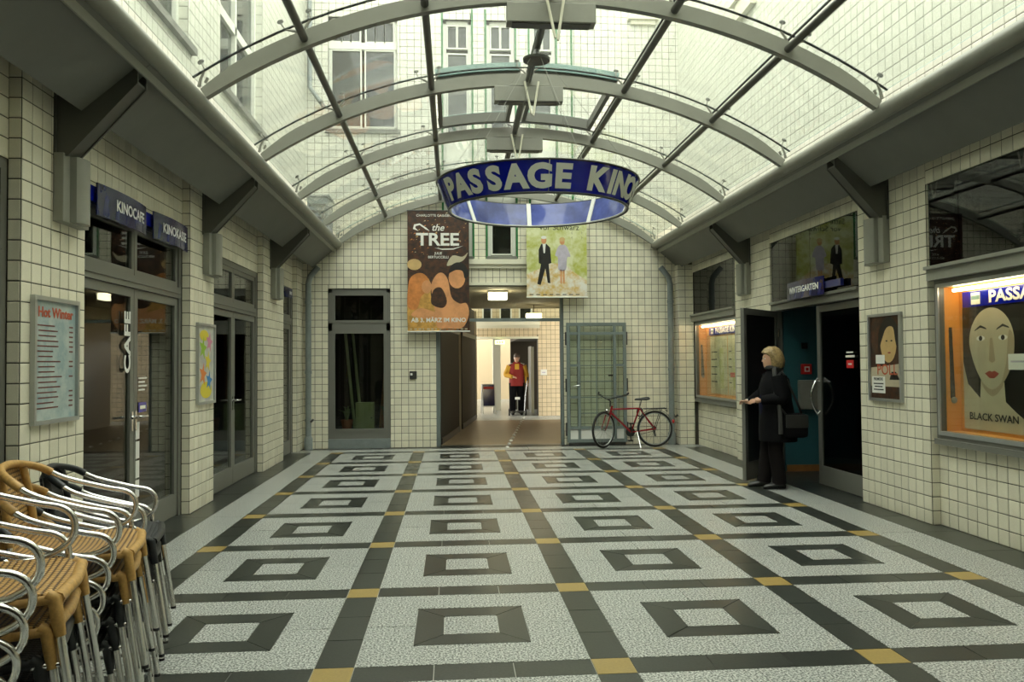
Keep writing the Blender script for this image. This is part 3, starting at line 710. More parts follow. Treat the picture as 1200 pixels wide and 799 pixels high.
# curved blue sign boards
def curved_sign(name, lab, M, w, hgt, string, tsz, bul=0.03, off=0.0):
    """convex board: M has x right, y up, z out"""
    s = thing(name, lab, 'sign'); N = 10; R = []
    def P(u, v, d=0.0): return M @ Vector((u, v, 0.03+bul*(1-(2*u/w)**2)+d))
    for i in range(N+1):
        u = -w/2+w*i/N; R.append([P(u, -hgt/2), P(u, hgt/2), P(u, hgt/2, -0.012), P(u, -hgt/2, -0.012)])
    MB().rings(R).build('board', 'sign_navy', s, 30)
    for u in (-w*0.35, w*0.35):
        b = MB(); b.box((u-0.012, -0.02, -0.012), (u+0.012, 0.02, 0.045)); b.v = [tuple(M @ Vector(v)) for v in b.v]; b.build('standoff', 'dark_steel', s)
    t = text(string, tsz, 'white', s, Matrix(), bold=0.025, depth=0.001)
    for v in t.data.vertices:
        u = v.co.x+off; v.co = P(u, v.co.y, 0.003+v.co.z)
    for k in range(5):
        u0 = -w*0.42+k*w*0.2
        b = MB(); q = [(u0, -hgt*0.45), (u0+w*0.05, -hgt*0.45), (u0+w*0.09, hgt*0.1), (u0+w*0.03, hgt*(0.15+0.06*(k % 3)))]
        vs = [P(x, y, 0.0012) for x, y in q]+[P(x, y, 0.0018) for x, y in q]; b.add(vs, [(0, 1, 2, 3), (4, 5, 6, 7), (0, 1, 5, 4), (1, 2, 6, 5), (2, 3, 7, 6), (3, 0, 4, 7)]); b.build('printed_motif', 'navy_motif', s)
    return s
MB().box((-2.79, 6.02, 2.78), (-2.74, 8.33, 2.90)).build('sign_rail', 'sign_blue', d1)
curved_sign('sign_board', 'curved navy sign board reading KINOCAFE over the cafe door', plane('L', (-2.74, 6.72, 2.80)), 0.96, 0.25, 'KINOCAFE', 0.125, off=0.10)
curved_sign('sign_board', 'curved navy sign board reading KINOKASSE over the cafe door', plane('L', (-2.74, 7.84, 2.80)), 0.92, 0.25, 'KINOKASSE', 0.125, off=0.04)
curved_sign('sign_board', 'small curved blue sign board over the narrow door by the back corner', plane('L', (-2.75, 13.35, 2.70)), 0.6, 0.16, 'KINO', 0.07)
# ---------------------------------------------------------------- right wall: upper mirror-dark glazing above each bay
def upper_glazing(name, a, b, z0, z1, lab, x=WR+0.012, mull=()):
    w = thing(name, lab, None, kind='structure'); m = MB()
    ys = [a, *mull, b]
    for p, q in zip(ys, ys[1:]): MB().box((x, p+0.004, z0), (x+0.012, q-0.004, z1)).build('dark_pane', 'dark_glass', w)
    MB().box((x+0.25, a, z0), (x+0.27, b, z1)).build('dark_backing', 'dark_room', w)  # dark sheets box in the glazing in place of an unlit room
    for y in (a, b): MB().box((x+0.02, y-0.01, z0), (x+0.27, y+0.01, z1)).build('dark_backing', 'dark_room', w)
    return w
uw1 = upper_glazing('window_12', 3.4, 6.985, 2.34, ZT, 'dark reflective glazing above the large lit showcase', mull=(5.2, 6.55))
uw2 = upper_glazing('window_13', 8.25, 10.62, 2.32, ZT, 'dark reflective glazing above the open double door', mull=(9.43,))
uw3 = upper_glazing('window_14', 12.01, 14.19, 2.36, ZT, 'dark reflective glazing above the small lit showcase')
# ---------------------------------------------------------------- door_7: the open double door on the right
d7 = thing('door_7', 'dark double door with chrome handles and one leaf standing open', None, kind='structure')
hx, ya, yb = 4.44, 8.25, 10.62; zt = 2.20
m = MB(); m.box((hx, ya, 0), (hx+0.08, ya+0.07, zt+0.12)); m.box((hx, yb-0.04, 0), (hx+0.08, yb, zt+0.12)); m.box((WR, ya, zt), (hx+0.08, yb, zt+0.12)); m.box((WR-0.03, ya, zt+0.085), (WR+0.04, yb, zt+0.12)); m.build('door_frame', 'frame_grey', d7)
def leaf(org, ang, w, mats, hs):
    """leaf along local +x from its hinge; outer face is local -y or +y"""
    M = Matrix.Translation(org) @ Matrix.Rotation(ang, 4, 'Z'); e = 0.08; t = 0.045
    def put(mb, n, mat, par, sm=None): mb.v = [tuple(M @ Vector(v)) for v in mb.v]; return mb.build(n, mat, par, sm)
    b = MB(); b.box((0, -t/2, 0.015), (e, t/2, zt-0.01)); b.box((w-e, -t/2, 0.015), (w, t/2, zt-0.01)); b.box((e, -t/2, zt-0.01-e), (w-e, t/2, zt-0.01)); b.box((e, -t/2, 0.015), (w-e, t/2, 0.24))
    lf = put(b, 'door_leaf', mats, d7)
    put(MB().box((e, -0.006, 0.24), (w-e, 0.006, zt-0.01-e)), 'door_pane', 'dark_glass' if hs else 'black', lf)
    for z in (0.35, 1.1, 1.9):
        put(MB().cyl((-0.01, t/2, z-0.05), (-0.01, t/2, z+0.05), 0.014, 8), 'hinge', 'chrome', lf, 50)
    for s in hs:
        pts = [(w-0.05, s*t/2, 0.90)]
        for i in range(9):
            a = math.pi*i/8; pts.append((w-0.05-0.02*math.sin(a), s*(t/2+0.03+0.09*math.sin(a)), 0.86+0.44*i/8))
        pts.append((w-0.05, s*t/2, 1.26)); put(MB().tube(pts, 0.013, 8), 'handle', 'chrome', lf, 60)
        put(MB().cyl((w-0.05, s*t/2, 1.26), (w-0.05, s*(t/2+0.09), 1.26), 0.009, 8), 'handle_post', 'chrome', lf, 60)
    return lf
lf1 = leaf((hx+0.05, ya+0.08, 0), math.pi/2, 1.11, 'frame_grey', (1, -1))
ang = math.atan2(9.74-10.54, 3.64-4.42)
lf2 = leaf((4.42, 10.54, 0), ang, 1.12, 'frame_grey', ())
MB().box((hx-0.02+0.04, 8.52, 1.55), (hx+0.0225, 8.72, 1.575)).build('sticker_line', 'white', lf1)
MB().box((hx+0.02, 8.55, 1.60), (hx+0.0225, 8.70, 1.615)).build('sticker_line', 'white', lf1)
MB().box((hx+0.02, 8.54, 1.43), (hx+0.0225, 8.70, 1.52)).build('sticker', 'red', lf1)
MB().box((hx+0.0185, 8.58, 1.465), (hx+0.02, 8.66, 1.485)).build('sticker_line', 'white', lf1)
# lever handle at the free edge of the open leaf
q = Vector((3.64, 9.74, 1.03)); dv = Vector((math.cos(ang), math.sin(ang), 0)); nv = Vector((dv.y, -dv.x, 0))
if nv.y > 0: nv = -nv
MB().tube([q-dv*0.03, q-dv*0.03+nv*0.06, q-dv*0.03+nv*0.07-dv*0.02, q+nv*0.07-dv*0.13], 0.010, 8).build('lever', 'chrome', lf2, 60)
# lobby behind it
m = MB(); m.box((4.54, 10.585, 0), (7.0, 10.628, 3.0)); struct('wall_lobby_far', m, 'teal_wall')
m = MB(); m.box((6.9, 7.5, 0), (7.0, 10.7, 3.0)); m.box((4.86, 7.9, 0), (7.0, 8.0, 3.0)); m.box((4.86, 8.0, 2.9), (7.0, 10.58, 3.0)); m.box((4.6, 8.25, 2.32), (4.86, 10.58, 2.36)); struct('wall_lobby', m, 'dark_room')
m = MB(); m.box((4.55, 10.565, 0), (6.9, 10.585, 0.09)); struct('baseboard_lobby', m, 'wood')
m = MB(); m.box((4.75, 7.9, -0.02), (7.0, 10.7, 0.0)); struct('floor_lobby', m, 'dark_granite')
o = thing('fire_alarm', 'red fire alarm call box on the teal lobby wall', 'alarm', (4.84, 10.583, 1.40)); MB().bbox((-0.07, -0.045, -0.07), (0.07, 0, 0.07), 0.008).build('housing', 'red', o); MB().box((-0.035, -0.05, -0.035), (0.035, -0.045, 0.035)).build('glass_plate', 'white', o); MB().box((-0.02, -0.052, -0.02), (0.02, -0.05, 0.02)).build('button', 'red', o)
o = thing('junction_box', 'grey metal junction box on the teal lobby wall below the fire alarm', 'box', (4.86, 10.583, 1.05)); MB().bbox((-0.14, -0.09, -0.20), (0.13, 0, 0.20), 0.01).build('housing', 'steel_paint', o); MB().box((-0.12, -0.094, -0.18), (0.11, -0.09, 0.18)).build('cover', 'steel_paint', o)
o = thing('wall_switch', 'small dark switch high on the teal lobby wall', 'switch', (4.82, 10.583, 1.72)); MB().bbox((-0.04, -0.03, -0.04), (0.04, 0, 0.04), 0.006).build('plate', 'black', o); MB().box((-0.02, -0.035, -0.02), (0.02, -0.03, 0.02)).build('rocker', 'frame_dark', o)
curved_sign('sign_board', 'curved navy sign board reading WINTERGARTEN above the open double door', plane('R', (4.34, 9.42, 2.40)), 1.0, 0.22, 'WINTERGARTEN', 0.105)
MB().box((4.33, 8.55, 2.36), (4.37, 9.0, 2.44)).build('sign_rail', 'navy_motif', d7)
# ---------------------------------------------------------------- lit showcases in the right wall
def showcase(name, a, b, z0, z1, lab, depth=0.14):
    s = thing(name, lab, None, kind='structure'); f = 0.07; x0 = BR-0.05
    m = MB(); m.box((x0, a, z0), (BR, a+f, z1)); m.box((x0, b-f, z0), (BR, b, z1)); m.box((x0, a+f, z1-f), (BR, b-f, z1)); m.box((x0, a+f, z0), (BR, b-f, z0+f)); m.build('case_frame', 'frame_grey', s)
    MB().box((x0-0.03, a, z0-0.05), (BR, b, z0)).build('sill', 'frame_grey', s)
    m = MB(); m.box((WR-0.03, a-0.02, z1), (BR+0.1, b+0.02, z1+0.10)); m.box((WR-0.06, a-0.02, z1+0.10), (BR, b+0.02, z1+0.13)); m.build('ledge', 'steel_paint', s)
    e = 0.02
    m = MB(); m.box((x0-0.012, a+f*0.5, z0+f*0.5), (x0, a+f, z1-f*0.5)); m.box((x0-0.012, b-f, z0+f*0.5), (x0, b-f*0.5, z1-f*0.5)); m.box((x0-0.012, a+f, z1-f), (x0, b-f, z1-f*0.5)); m.box((x0-0.012, a+f, z0+f*0.5), (x0, b-f, z0+f)); m.build('glazing_bead', 'alu_frame', s)
    MB().box((BR-0.025, a+f, z0+f), (BR-0.018, b-f, z1-f)).build('case_pane', 'clear_glass', s)
    m = MB(); m.box((BR+depth, a, z0), (BR+depth+0.02, b, z1)); m.box((BR, a+f-0.02, z0+f-0.02), (BR+depth, a+f, z1)); m.box((BR, b-f, z0+f-0.02), (BR+depth, b-f+0.02, z1)); m.box((BR, a, z0+f-0.02), (BR+depth, b, z0+f)); m.box((BR, a, z1-f), (BR+depth, b, z1-f+0.02)); m.build('case_lining', 'orange_wood', s)
    t = MB(); t.cyl((BR+0.04, a+f+0.08, z1-f-0.03), (BR+0.04, b-f-0.08, z1-f-0.03), 0.016, 10); t.build('lamp_tube', 'tube_glow', s, 60)
    return s
sc1 = showcase('window_15', 4.25, 6.95, 0.80, 2.24, 'large lit poster showcase with orange wood lining in the right wall')
sc2 = showcase('window_16', 12.02, 14.18, 0.84, 2.24, 'small lit poster showcase near the back corner of the right wall')
BX = BR+0.138
def sheet(name, lab, M, w, hgt, mat, cat='poster', group=None):
    p = thing(name, lab, cat, group=group); MB().prism([(0, 0), (w, 0), (w, hgt), (0, hgt)], -0.004, 0.0, M).build('sheet', mat, p); return p
# header strips
def header(M, w, hgt, lab):
    p = sheet('header_strip', lab, M, w, hgt, 'sign_blue', 'sign')
    print_shape('logo_panel', [(0.12, 0.02), (0.24, 0.02), (0.24, hgt-0.015), (0.12, hgt-0.015)], 1, 'paper_white', p, M)
    print_shape('logo_band', [(0.125, hgt*0.45), (0.235, hgt*0.45), (0.235, hgt*0.7), (0.125, hgt*0.7)], 2, 'teal_edge', p, M)
    text('PASSAGE KINOS', hgt*1.0, 'paper_white', p, M @ Matrix.Translation((0.35, hgt/2, 0.002)), align='LEFT', bold=0.03, depth=0.001, sx=1.3)
header(plane('R', (BX-0.02, 6.80, 1.98)), 2.4, 0.14, 'blue header strip reading PASSAGE KINOS in the large showcase')
header(plane('R', (BX-0.02, 13.9, 1.98)), 1.7, 0.13, 'blue header strip reading PASSAGE KINOS in the small showcase')
# large pale portrait poster
pbr('poster_dark', (0.012, 0.011, 0.010), 0.35)
pbr('poster_pale', (0.50, 0.44, 0.31), 0.4, noise=0.10, nscale=3.0)
pbr('poster_shade', (0.36, 0.29, 0.19), 0.4)
pbr('poster_lip', (0.32, 0.07, 0.05), 0.4)
pbr('poster_gold', (0.62, 0.42, 0.18), 0.4, noise=0.2, nscale=3.0)
pbr('poster_leafgreen', (0.42, 0.45, 0.08), 0.45, noise=0.8, nscale=4.0, col2=(0.66, 0.68, 0.42))
pbr('poster_path', (0.75, 0.73, 0.66), 0.5, noise=0.5, nscale=6.0, col2=(0.62, 0.42, 0.12))
pbr('poster_umber', (0.020, 0.011, 0.008), 0.45, noise=0.9, nscale=11.0, col2=(0.075, 0.026, 0.009), detail=9.0)
pbr('poster_orange', (0.66, 0.24, 0.06), 0.45, noise=0.35, nscale=5.0)
pbr('poster_peach', (0.72, 0.33, 0.14), 0.45, noise=0.25, nscale=4.0)
pbr('poster_blond', (0.66, 0.36, 0.08), 0.45, noise=0.4, nscale=9.0)
pbr('poster_lilac', (0.52, 0.48, 0.58), 0.5, noise=0.2, nscale=8.0)
M = plane('R', (BX-0.010, 6.82, 0.90))
p = sheet('film_poster', 'large portrait poster reading BLACK SWAN inside the lit showcase', M, 0.80, 1.08, 'poster_dark')
print_shape('shoulders', [(0.0, 0), (0.80, 0), (0.80, 0.10), (0.66, 0.18), (0.54, 0.26), (0.52, 0.5), (0.24, 0.5), (0.22, 0.28), (0.06, 0.40), (0.0, 0.60)], 1, 'poster_pale', p, M)
print_shape('hair', [(0.02, 0.62), (0.06, 1.07), (0.72, 1.07), (0.73, 0.55), (0.60, 0.42), (0.14, 0.44)], 2, 'poster_dark', p, M)
print_shape('face', [(0.375+0.285*math.sin(t)*(1 if math.cos(t) > 0 else 1-0.25*abs(math.cos(t))), 0.76+(0.30 if math.cos(t) > 0 else 0.40)*math.cos(t)) for t in [2*math.pi*i/36 for i in range(36)]], 3, 'poster_pale', p, M)
for x in (0.245, 0.525):
    print_shape('eye', circle(x, 0.80, 0.055, 0.022), 4, 'paper_white', p, M); print_shape('iris', circle(x, 0.80, 0.024, 0.022, 12), 5, 'poster_dark', p, M)
    print_shape('brow', [(x-0.08, 0.865), (x, 0.893), (x+0.08, 0.875), (x+0.07, 0.89), (x, 0.915), (x-0.07, 0.88)], 4, 'poster_dark', p, M)
print_shape('nose', [(0.365, 0.80), (0.395, 0.80), (0.425, 0.605), (0.385, 0.585), (0.345, 0.605)], 4, 'poster_shade', p, M)
print_shape('mouth', [(0.29, 0.495), (0.35, 0.52), (0.38, 0.51), (0.41, 0.52), (0.47, 0.495), (0.41, 0.455), (0.35, 0.455)], 4, 'poster_lip', p, M)
text('BLACK SWAN', 0.088, 'poster_dark', p, M @ Matrix.Translation((0.385, 0.115, 0.004)), sx=1.12, bold=0.015, depth=0.001)
print_shape('cheek', soft([(0.60, 0.86), (0.66, 0.76), (0.62, 0.56), (0.50, 0.41), (0.56, 0.60)]), 4, 'poster_shade', p, M); print_shape('neck', soft([(0.25, 0.46), (0.38, 0.36), (0.51, 0.46), (0.50, 0.38), (0.38, 0.30), (0.26, 0.38)]), 2, 'poster_shade', p, M)
for k in range(0): print_shape('small_print', [(0.80+0.02*abs(k-1.5), 0.33-0.022*k), (0.98-0.02*abs(k-1.5), 0.33-0.022*k), (0.98-0.02*abs(k-1.5), 0.338-0.022*k), (0.80+0.02*abs(k-1.5), 0.338-0.022*k)], 3, 'poster_pale', p, M)
M2 = plane('R', (BX-0.018, 6.23, 1.43)); p2 = sheet('paper_note', 'pale paper note fixed on the large portrait poster', M2, 0.26, 0.13, 'paper_white', 'note'); print_shape('small_print', [(0.03, 0.06), (0.22, 0.06), (0.22, 0.075), (0.03, 0.075)], 1, 'poster_lilac', p2, M2)
M2 = plane('R', (BX-0.010, 5.99, 0.90)); p2 = sheet('film_poster', 'dark poster beside the large portrait poster in the showcase', M2, 1.0, 1.08, 'poster_umber')
# hook strap on the orange lining
o = thing('hanging_tool', 'dark strap hanging on the orange lining of the large showcase', 'strap', (BR+0.06, 6.87, 1.45)); MB().prism([(-0.022, -0.28), (0.02, -0.30), (0.0, 0.36), (-0.025, 0.36)], -0.008, 0.0, plane('B', (0, 0, 0))).build('strap', 'frame_dark', o); MB().ball((0.0, -0.012, -0.30), (0.03, 0.012, 0.03)).build('knob', 'steel_paint', o)
# sheets in the small showcase
for k, (y, z, w, hh, mt, nm) in enumerate(((13.86, 0.95, 0.86, 1.0, 'pale_paper', 'yellowish printed sheet filling most of the small showcase'), (12.96, 0.95, 0.42, 1.0, 'pale_paper', 'narrow yellowish sheet with a red block in the small showcase'), (12.50, 0.95, 0.36, 1.0, 'paper_white', 'narrow white sheet at the near end of the small showcase'))):
    M = plane('R', (BX-0.008, y, z)); p = sheet('programme_sheet', nm, M, w, hh, mt)
    print_shape('picture', [(w*0.55, 0.1), (w*0.8, 0.1), (w*0.8, 0.8), (w*0.55, 0.8)], 1, 'poster_leafgreen', p, M)
    for r in range(5): print_shape('small_print', [(0.05, 0.2+0.13*r), (w*0.4, 0.2+0.13*r), (w*0.4, 0.22+0.13*r), (0.05, 0.22+0.13*r)], 1, 'cloth_grey', p, M)
    if k == 1: print_shape('red_block', [(0.1, 0.3), (0.32, 0.3), (0.32, 0.38), (0.1, 0.38)], 2, 'red', p, M)
o = thing('hanging_tool', 'dark strap hanging on the orange lining of the small showcase', 'strap', (BR+0.06, 14.09, 1.5)); MB().prism([(-0.03, -0.25), (0.03, -0.25), (0.0, 0.32), (-0.03, 0.32)], -0.008, 0.0, plane('B', (0, 0, 0))).build('strap', 'frame_dark', o); MB().ball((0.0, -0.012, -0.26), (0.025, 0.012, 0.025)).build('knob', 'steel_paint', o)
# ---------------------------------------------------------------- window_1 in the back wall
w1 = thing('window_1', 'tall grey framed shop window with transom in the back wall', None, kind='structure')
x0, z0, x1, z1 = HB[0]; f = 0.07; yy = WB+0.02
m = MB(); m.box((x0, yy, 0.0), (x0+f, yy+0.08, z1)); m.box((x1-f, yy, 0.0), (x1, yy+0.08, z1)); m.box((x0, yy, z1-f), (x1, yy+0.08, z1)); m.box((x0, yy, 2.12), (x1, yy+0.08, 2.26)); m.box((x0+f, yy, 0.17), (x1-f, yy+0.08, 0.30)); m.build('window_frame', 'frame_grey', w1)
m = MB(); e = 0.05
for (a, b) in ((0.30, 2.12), (2.26, z1-f)):
    for p, q in (((x0+f, a), (x0+f+e, b)), ((x1-f-e, a), (x1-f, b)), ((x0+f+e, a), (x1-f-e, a+e)), ((x0+f+e, b-e), (x1-f-e, b))): m.box((p[0], yy-0.012, p[1]), (q[0], yy+0.05, q[1]))
m.build('sash', 'frame_grey', w1)
for (a, b) in ((0.35, 2.07), (2.31, z1-f-e)): MB().box((x0+f+e, yy+0.02, a), (x1-f-e, yy+0.03, b)).build('pane', 'shop_glass', w1)
MB().box((x0, yy-0.03, 0.0), (x1, yy+0.06, 0.17)).build('plinth_panel', 'pipe_grey', w1)
for nm, a, b in (('wall_store_back', (-2.9, 16.0, 0), (-0.9, 16.1, 3.1)), ('ceiling_store', (-2.9, WB+0.28, 3.0), (-0.9, 16.0, 3.1)), ('wall_store_left', (-3.0, WB+0.28, 0), (-2.9, 16.1, 3.1)), ('wall_store_right', (-0.95, WB+0.28, 0), (-0.85, 16.1, 3.1)), ('floor_store', (-2.9, WB+0.12, 0.25), (-0.95, 16.0, 0.289))): struct(nm, MB().box(a, b), 'dark_room')
def plant(lab, loc, r, h_, n):
    o = thing('potted_plant', lab, 'plant', loc); m = MB(); m.loft([(0, 0, 0, r*0.7, r*0.7), (0, 0, h_*0.9, r, r), (0, 0, h_, r*1.06, r*1.06), (0, 0, h_*0.86, r*0.9, r*0.9)], 14); m.build('pot', 'terracotta', o, 40)
    for k in range(n):
        a = random.uniform(0, 6.28); t = random.uniform(0.25, 0.6); l = random.uniform(0.2, 0.42); d = Vector((math.cos(a), math.sin(a), 0)); s = Vector((-d.y, d.x, 0))*0.018
        b0 = Vector((0, 0, h_*0.8)); b1 = b0+d*l*t*0.5+Vector((0, 0, l*0.7)); b2 = b0+d*l*t*1.3+Vector((0, 0, l*0.8))
        q = MB(); q.add([b0-s*0.3, b0+s*0.3, b1-s, b1+s, b2], [(0, 1, 3, 2), (2, 3, 4)]); q.v += [tuple(Vector(v)+Vector((0, 0, -0.002))) for v in q.v]; q.f += [(7, 8, 6, 5), (9, 8, 7), (0, 2, 7, 5), (2, 4, 9, 7), (4, 3, 8, 9), (3, 1, 6, 8)]; q.mi = [0]*len(q.f)
        q.build('leaf', 'leaf', o)
plant('terracotta potted plant left of the green cabinet in the shop window', (-1.97, 14.84, 0.29), 0.11, 0.20, 16)
plant('terracotta potted plant right of the green cabinet in the shop window', (-1.26, 14.88, 0.29), 0.10, 0.26, 14)
o = thing('cabinet', 'small pale green cabinet standing in the shop window', 'cabinet', (-1.64, 14.84, 0.29)); MB().bbox((-0.16, -0.1, 0), (0.17, 0.1, 0.52), 0.006).build('body', 'green_paint', o); d_ = MB().bbox((0.01, -0.115, 0.02), (0.155, -0.1, 0.50), 0.004).build('door', 'green_paint', o); MB().cyl((0.13, -0.13, 0.24), (0.13, -0.115, 0.24), 0.012, 8).build('knob', 'black', d_)
for k, (xa, xb, nm) in enumerate(((-2.12, -1.86, 'long pale plank leaning at the left in the shop window'), (-1.98, -1.74, 'long pale plank leaning beside the green cabinet'), (-1.24, -1.40, 'thin brown plank leaning at the right in the shop window'))):
    o = MB().bar((xb, 15.1+0.1*k, 0.30), (xa, 15.6, 2.35), 0.05, 0.03).build('plank', 'green_paint' if k < 2 else 'wood'); tag(o, nm, 'plank', 'planks in the shop window')
# ---------------------------------------------------------------- gate standing open against the back wall
g = thing('gate', 'grey-green steel and glass gate folded open against the back wall', 'gate', (2.06, 14.33, 0.0))
gw, gh = 1.10, 2.24; b = 0.055
m = MB(); m.box((0, -0.03, 0.06), (b, 0.03, gh)); m.box((gw-b, -0.03, 0.06), (gw, 0.03, gh)); m.box((b, -0.03, gh-b), (gw-b, 0.03, gh)); m.box((b, -0.03, 0.06), (gw-b, 0.03, 0.12)); m.build('gate_frame', 'gate_green', g)
for x in (0.20, 0.86): MB().box((x, -0.028, 0.12), (x+0.05, 0.028, gh-b)).build('mullion', 'gate_green', g)
for z in (0.30, 2.02): MB().box((b, -0.026, z), (gw-b, 0.026, z+0.05)).build('rail', 'gate_green', g)
for z in (0.86, 1.44): 
    for x in ((b, 0.20), (0.91, gw-b)): MB().box((x[0], -0.024, z), (x[1], 0.024, z+0.045)).build('side_rail', 'gate_green', g)
for z in (0.58, 0.87, 1.16, 1.45, 1.74): MB().box((0.25, -0.010, z), (0.86, 0.010, z+0.016)).build('glazing_bar', 'gate_green', g)
MB().box((0.54, -0.009, 0.35), (0.555, 0.009, 2.02)).build('glazing_bar', 'gate_green', g)
for x in ((b, 0.20), (0.25, 0.86), (0.91, gw-b)):
    for z in ((0.12, 0.30), (0.35, 2.02), (2.07, gh-b)): MB().box((x[0], -0.004, z[0]), (x[1], 0.004, z[1])).build('pane', 'gate_glass' if z[0] > 0.2 else 'paper_white', g)
MB().tube([(0.10, -0.03, 1.08), (0.10, -0.08, 1.08), (0.22, -0.08, 1.10)], 0.010, 8).build('handle', 'chrome', g, 50)
MB().box((0.76, -0.05, 1.26), (0.84, -0.024, 1.29)).build('lock_bar', 'chrome', g)
for z in (0.3, 1.1, 1.95):
    MB().cyl((gw+0.01, 0, z-0.12), (gw+0.01, 0, z+0.12), 0.02, 8).build('hinge', 'frame_dark', g, 50); MB().cyl((-0.01, 0, z-0.12), (-0.01, 0, z+0.12), 0.018, 8).build('hinge', 'frame_dark', g, 50)
MB().box((0.03, -0.03, 0.0), (1.07, 0.03, 0.06)).build('kick_plate', 'frame_dark', g)
# intercom
o = thing('intercom', 'small dark intercom box on the tiles beside the passage mouth', 'intercom', (-0.73, WB-0.005, 1.31)); MB().bbox((-0.065, -0.04, -0.07), (0.065, 0, 0.07), 0.006).build('housing', 'frame_dark', o); MB().box((-0.05, -0.044, -0.005), (-0.01, -0.04, 0.035)).build('button', 'white', o)
# downpipes
def downpipe(lab, x, s):
    o = thing('downpipe', lab, 'pipe', (x, 14.33, 0)); m = MB(); m.tube([(0, 0, 0), (0, 0, 2.95), (s*0.03, 0, 3.08), (s*0.18, -0.02, 3.26)], 0.052, 12); m.build('pipe', 'pipe_grey', o, 50)
    for z in (0.5, 1.35, 2.6): MB().loft([(0, 0, z, 0.062, 0.062), (0, 0, z+0.05, 0.062, 0.062)], 12).build('collar', 'pipe_grey', o, 40); MB().box((-0.01, 0.05, z), (0.01, 0.105, z+0.04)).build('wall_clip', 'dark_steel', o)
    MB().loft([(0, 0, 0, 0.075, 0.075), (0, 0, 0.20, 0.075, 0.075), (0, 0, 0.24, 0.055, 0.055)], 12).build('foot', 'pipe_grey', o, 40); MB().tube([(0.05, -0.04, 0.50), (0.10, -0.06, 0.54)], 0.02, 8).build('valve', 'dark_steel', o, 40)
downpipe('grey downpipe in the corner by the narrow glazed door', -2.58, 1)
downpipe('grey downpipe in the corner behind the bicycle', 4.0, -1)
# ---------------------------------------------------------------- wall lamps under the brackets
def wall_lamp(lab, side, y):
    x = WL if side == 'L' else WR; s = 1 if side == 'L' else -1
    o = thing('wall_lamp', lab, 'lamp', (x, y, 2.5))
    MB().bbox((s*0.006, -0.19, 0), (s*0.075, 0.19, 0.47), 0.006).build('back_box', 'steel_paint', o)
    R = [[(s*(0.075+0.075*math.sin(math.pi*i/8)**0.6), 0.10*math.cos(math.pi*i/8)*-1, z) for i in range(9)]+[(s*0.07, 0.10, z), (s*0.07, -0.10, z)] for z in (0.008, 0.462)]
    MB().rings(R).build('rounded_cover', 'steel_paint', o, 35)
wall_lamp('grey wall lamp under the bracket above the menu board', 'L', 5.72)
wall_lamp('grey wall lamp under the bracket above the star poster', 'L', 8.93)
wall_lamp('grey wall lamp between the double door and the narrow door', 'L', 12.12)
wall_lamp('grey wall lamp under the bracket above the framed portrait poster', 'R', 7.80)
wall_lamp('grey wall lamp on the pilaster beside the small showcase', 'R', 11.52)
# ---------------------------------------------------------------- framed boards
def framed(name, lab, side, y, z0, w, hgt, mat, cat):
    """y is the left edge as seen from the hall"""
    x = (WL+0.006) if side == 'L' else (WR-0.006); M = plane(side, (x, y, z0)); p = thing(name, lab, cat); e = 0.028
    m = MB()
    for a in ([(0, 0), (e, 0), (e, hgt), (0, hgt)], [(w-e, 0), (w, 0), (w, hgt), (w-e, hgt)], [(e, 0), (w-e, 0), (w-e, e), (e, e)], [(e, hgt-e), (w-e, hgt-e), (w-e, hgt), (e, hgt)]): m.prism(a, 0, 0.032, M)
    m.build('frame', 'alu_frame', p); MB().prism([(e, e), (w-e, e), (w-e, hgt-e), (e, hgt-e)], 0, 0.012, M).build('sheet', mat, p)
    return p, M @ Matrix.Translation((0, 0, 0.0125))
p, M = framed('menu_board', 'framed pale blue menu board reading Hot Winter on the left tiles', 'L', 5.255, 1.14, 0.61, 0.84, 'menu_blue', 'menu')
text('Hot Winter', 0.092, 'menu_red', p, M @ Matrix.Translation((0.305, 0.735, 0.002)), bold=0.03, depth=0.001, sx=1.05)
zz = 0.645; random.seed(3)
for k in range(17):
    ind = k in (1, 2, 6, 8, 9, 11, 12, 14); w_ = random.uniform(0.2, 0.33)
    print_shape('menu_line', [(0.06+0.02*ind, zz), (0.06+w_, zz), (0.06+w_, zz+0.009), (0.06+0.02*ind, zz+0.009)], 1, 'ink_brown', p, M)
    if k not in (6, 9, 11, 12): print_shape('menu_price', [(0.49, zz), (0.545, zz), (0.545, zz+0.011), (0.49, zz+0.011)], 1, 'ink_brown', p, M)
    zz -= 0.034
pbr('star_grey', (0.42, 0.42, 0.42), 0.4, noise=0.6, nscale=6.0, col2=(0.60, 0.60, 0.52))
p, M = framed('star_poster', 'framed poster of coloured stars on the left tiles between the doors', 'L', 8.515, 1.10, 0.60, 0.87, 'star_grey', 'poster')
pbr('star_green', (0.28, 0.50, 0.03), 0.5); pbr('star_pink', (0.62, 0.22, 0.35), 0.5); pbr('star_yellow', (0.66, 0.55, 0.04), 0.5); pbr('star_orange', (0.66, 0.20, 0.04), 0.5); pbr('star_blue', (0.03, 0.20, 0.50), 0.5)
print_shape('swirl', circle(0.31, 0.15, 0.2, 0.09), 1, 'star_yellow', p, M); print_shape('swirl', circle(0.24, 0.74, 0.15, 0.06), 1, 'star_yellow', p, M)
for x, y, r, c in ((0.20, 0.60, 0.13, 'star_green'), (0.42, 0.67, 0.12, 'star_pink'), (0.37, 0.46, 0.12, 'star_yellow'), (0.20, 0.32, 0.13, 'star_orange'), (0.41, 0.25, 0.12, 'star_blue')):
    print_shape('star', [(x+(r if i % 2 == 0 else r*0.42)*math.sin(math.pi*i/5+0.2), y+(r if i % 2 == 0 else r*0.42)*math.cos(math.pi*i/5+0.2)) for i in range(10)], 2, c, p, M)
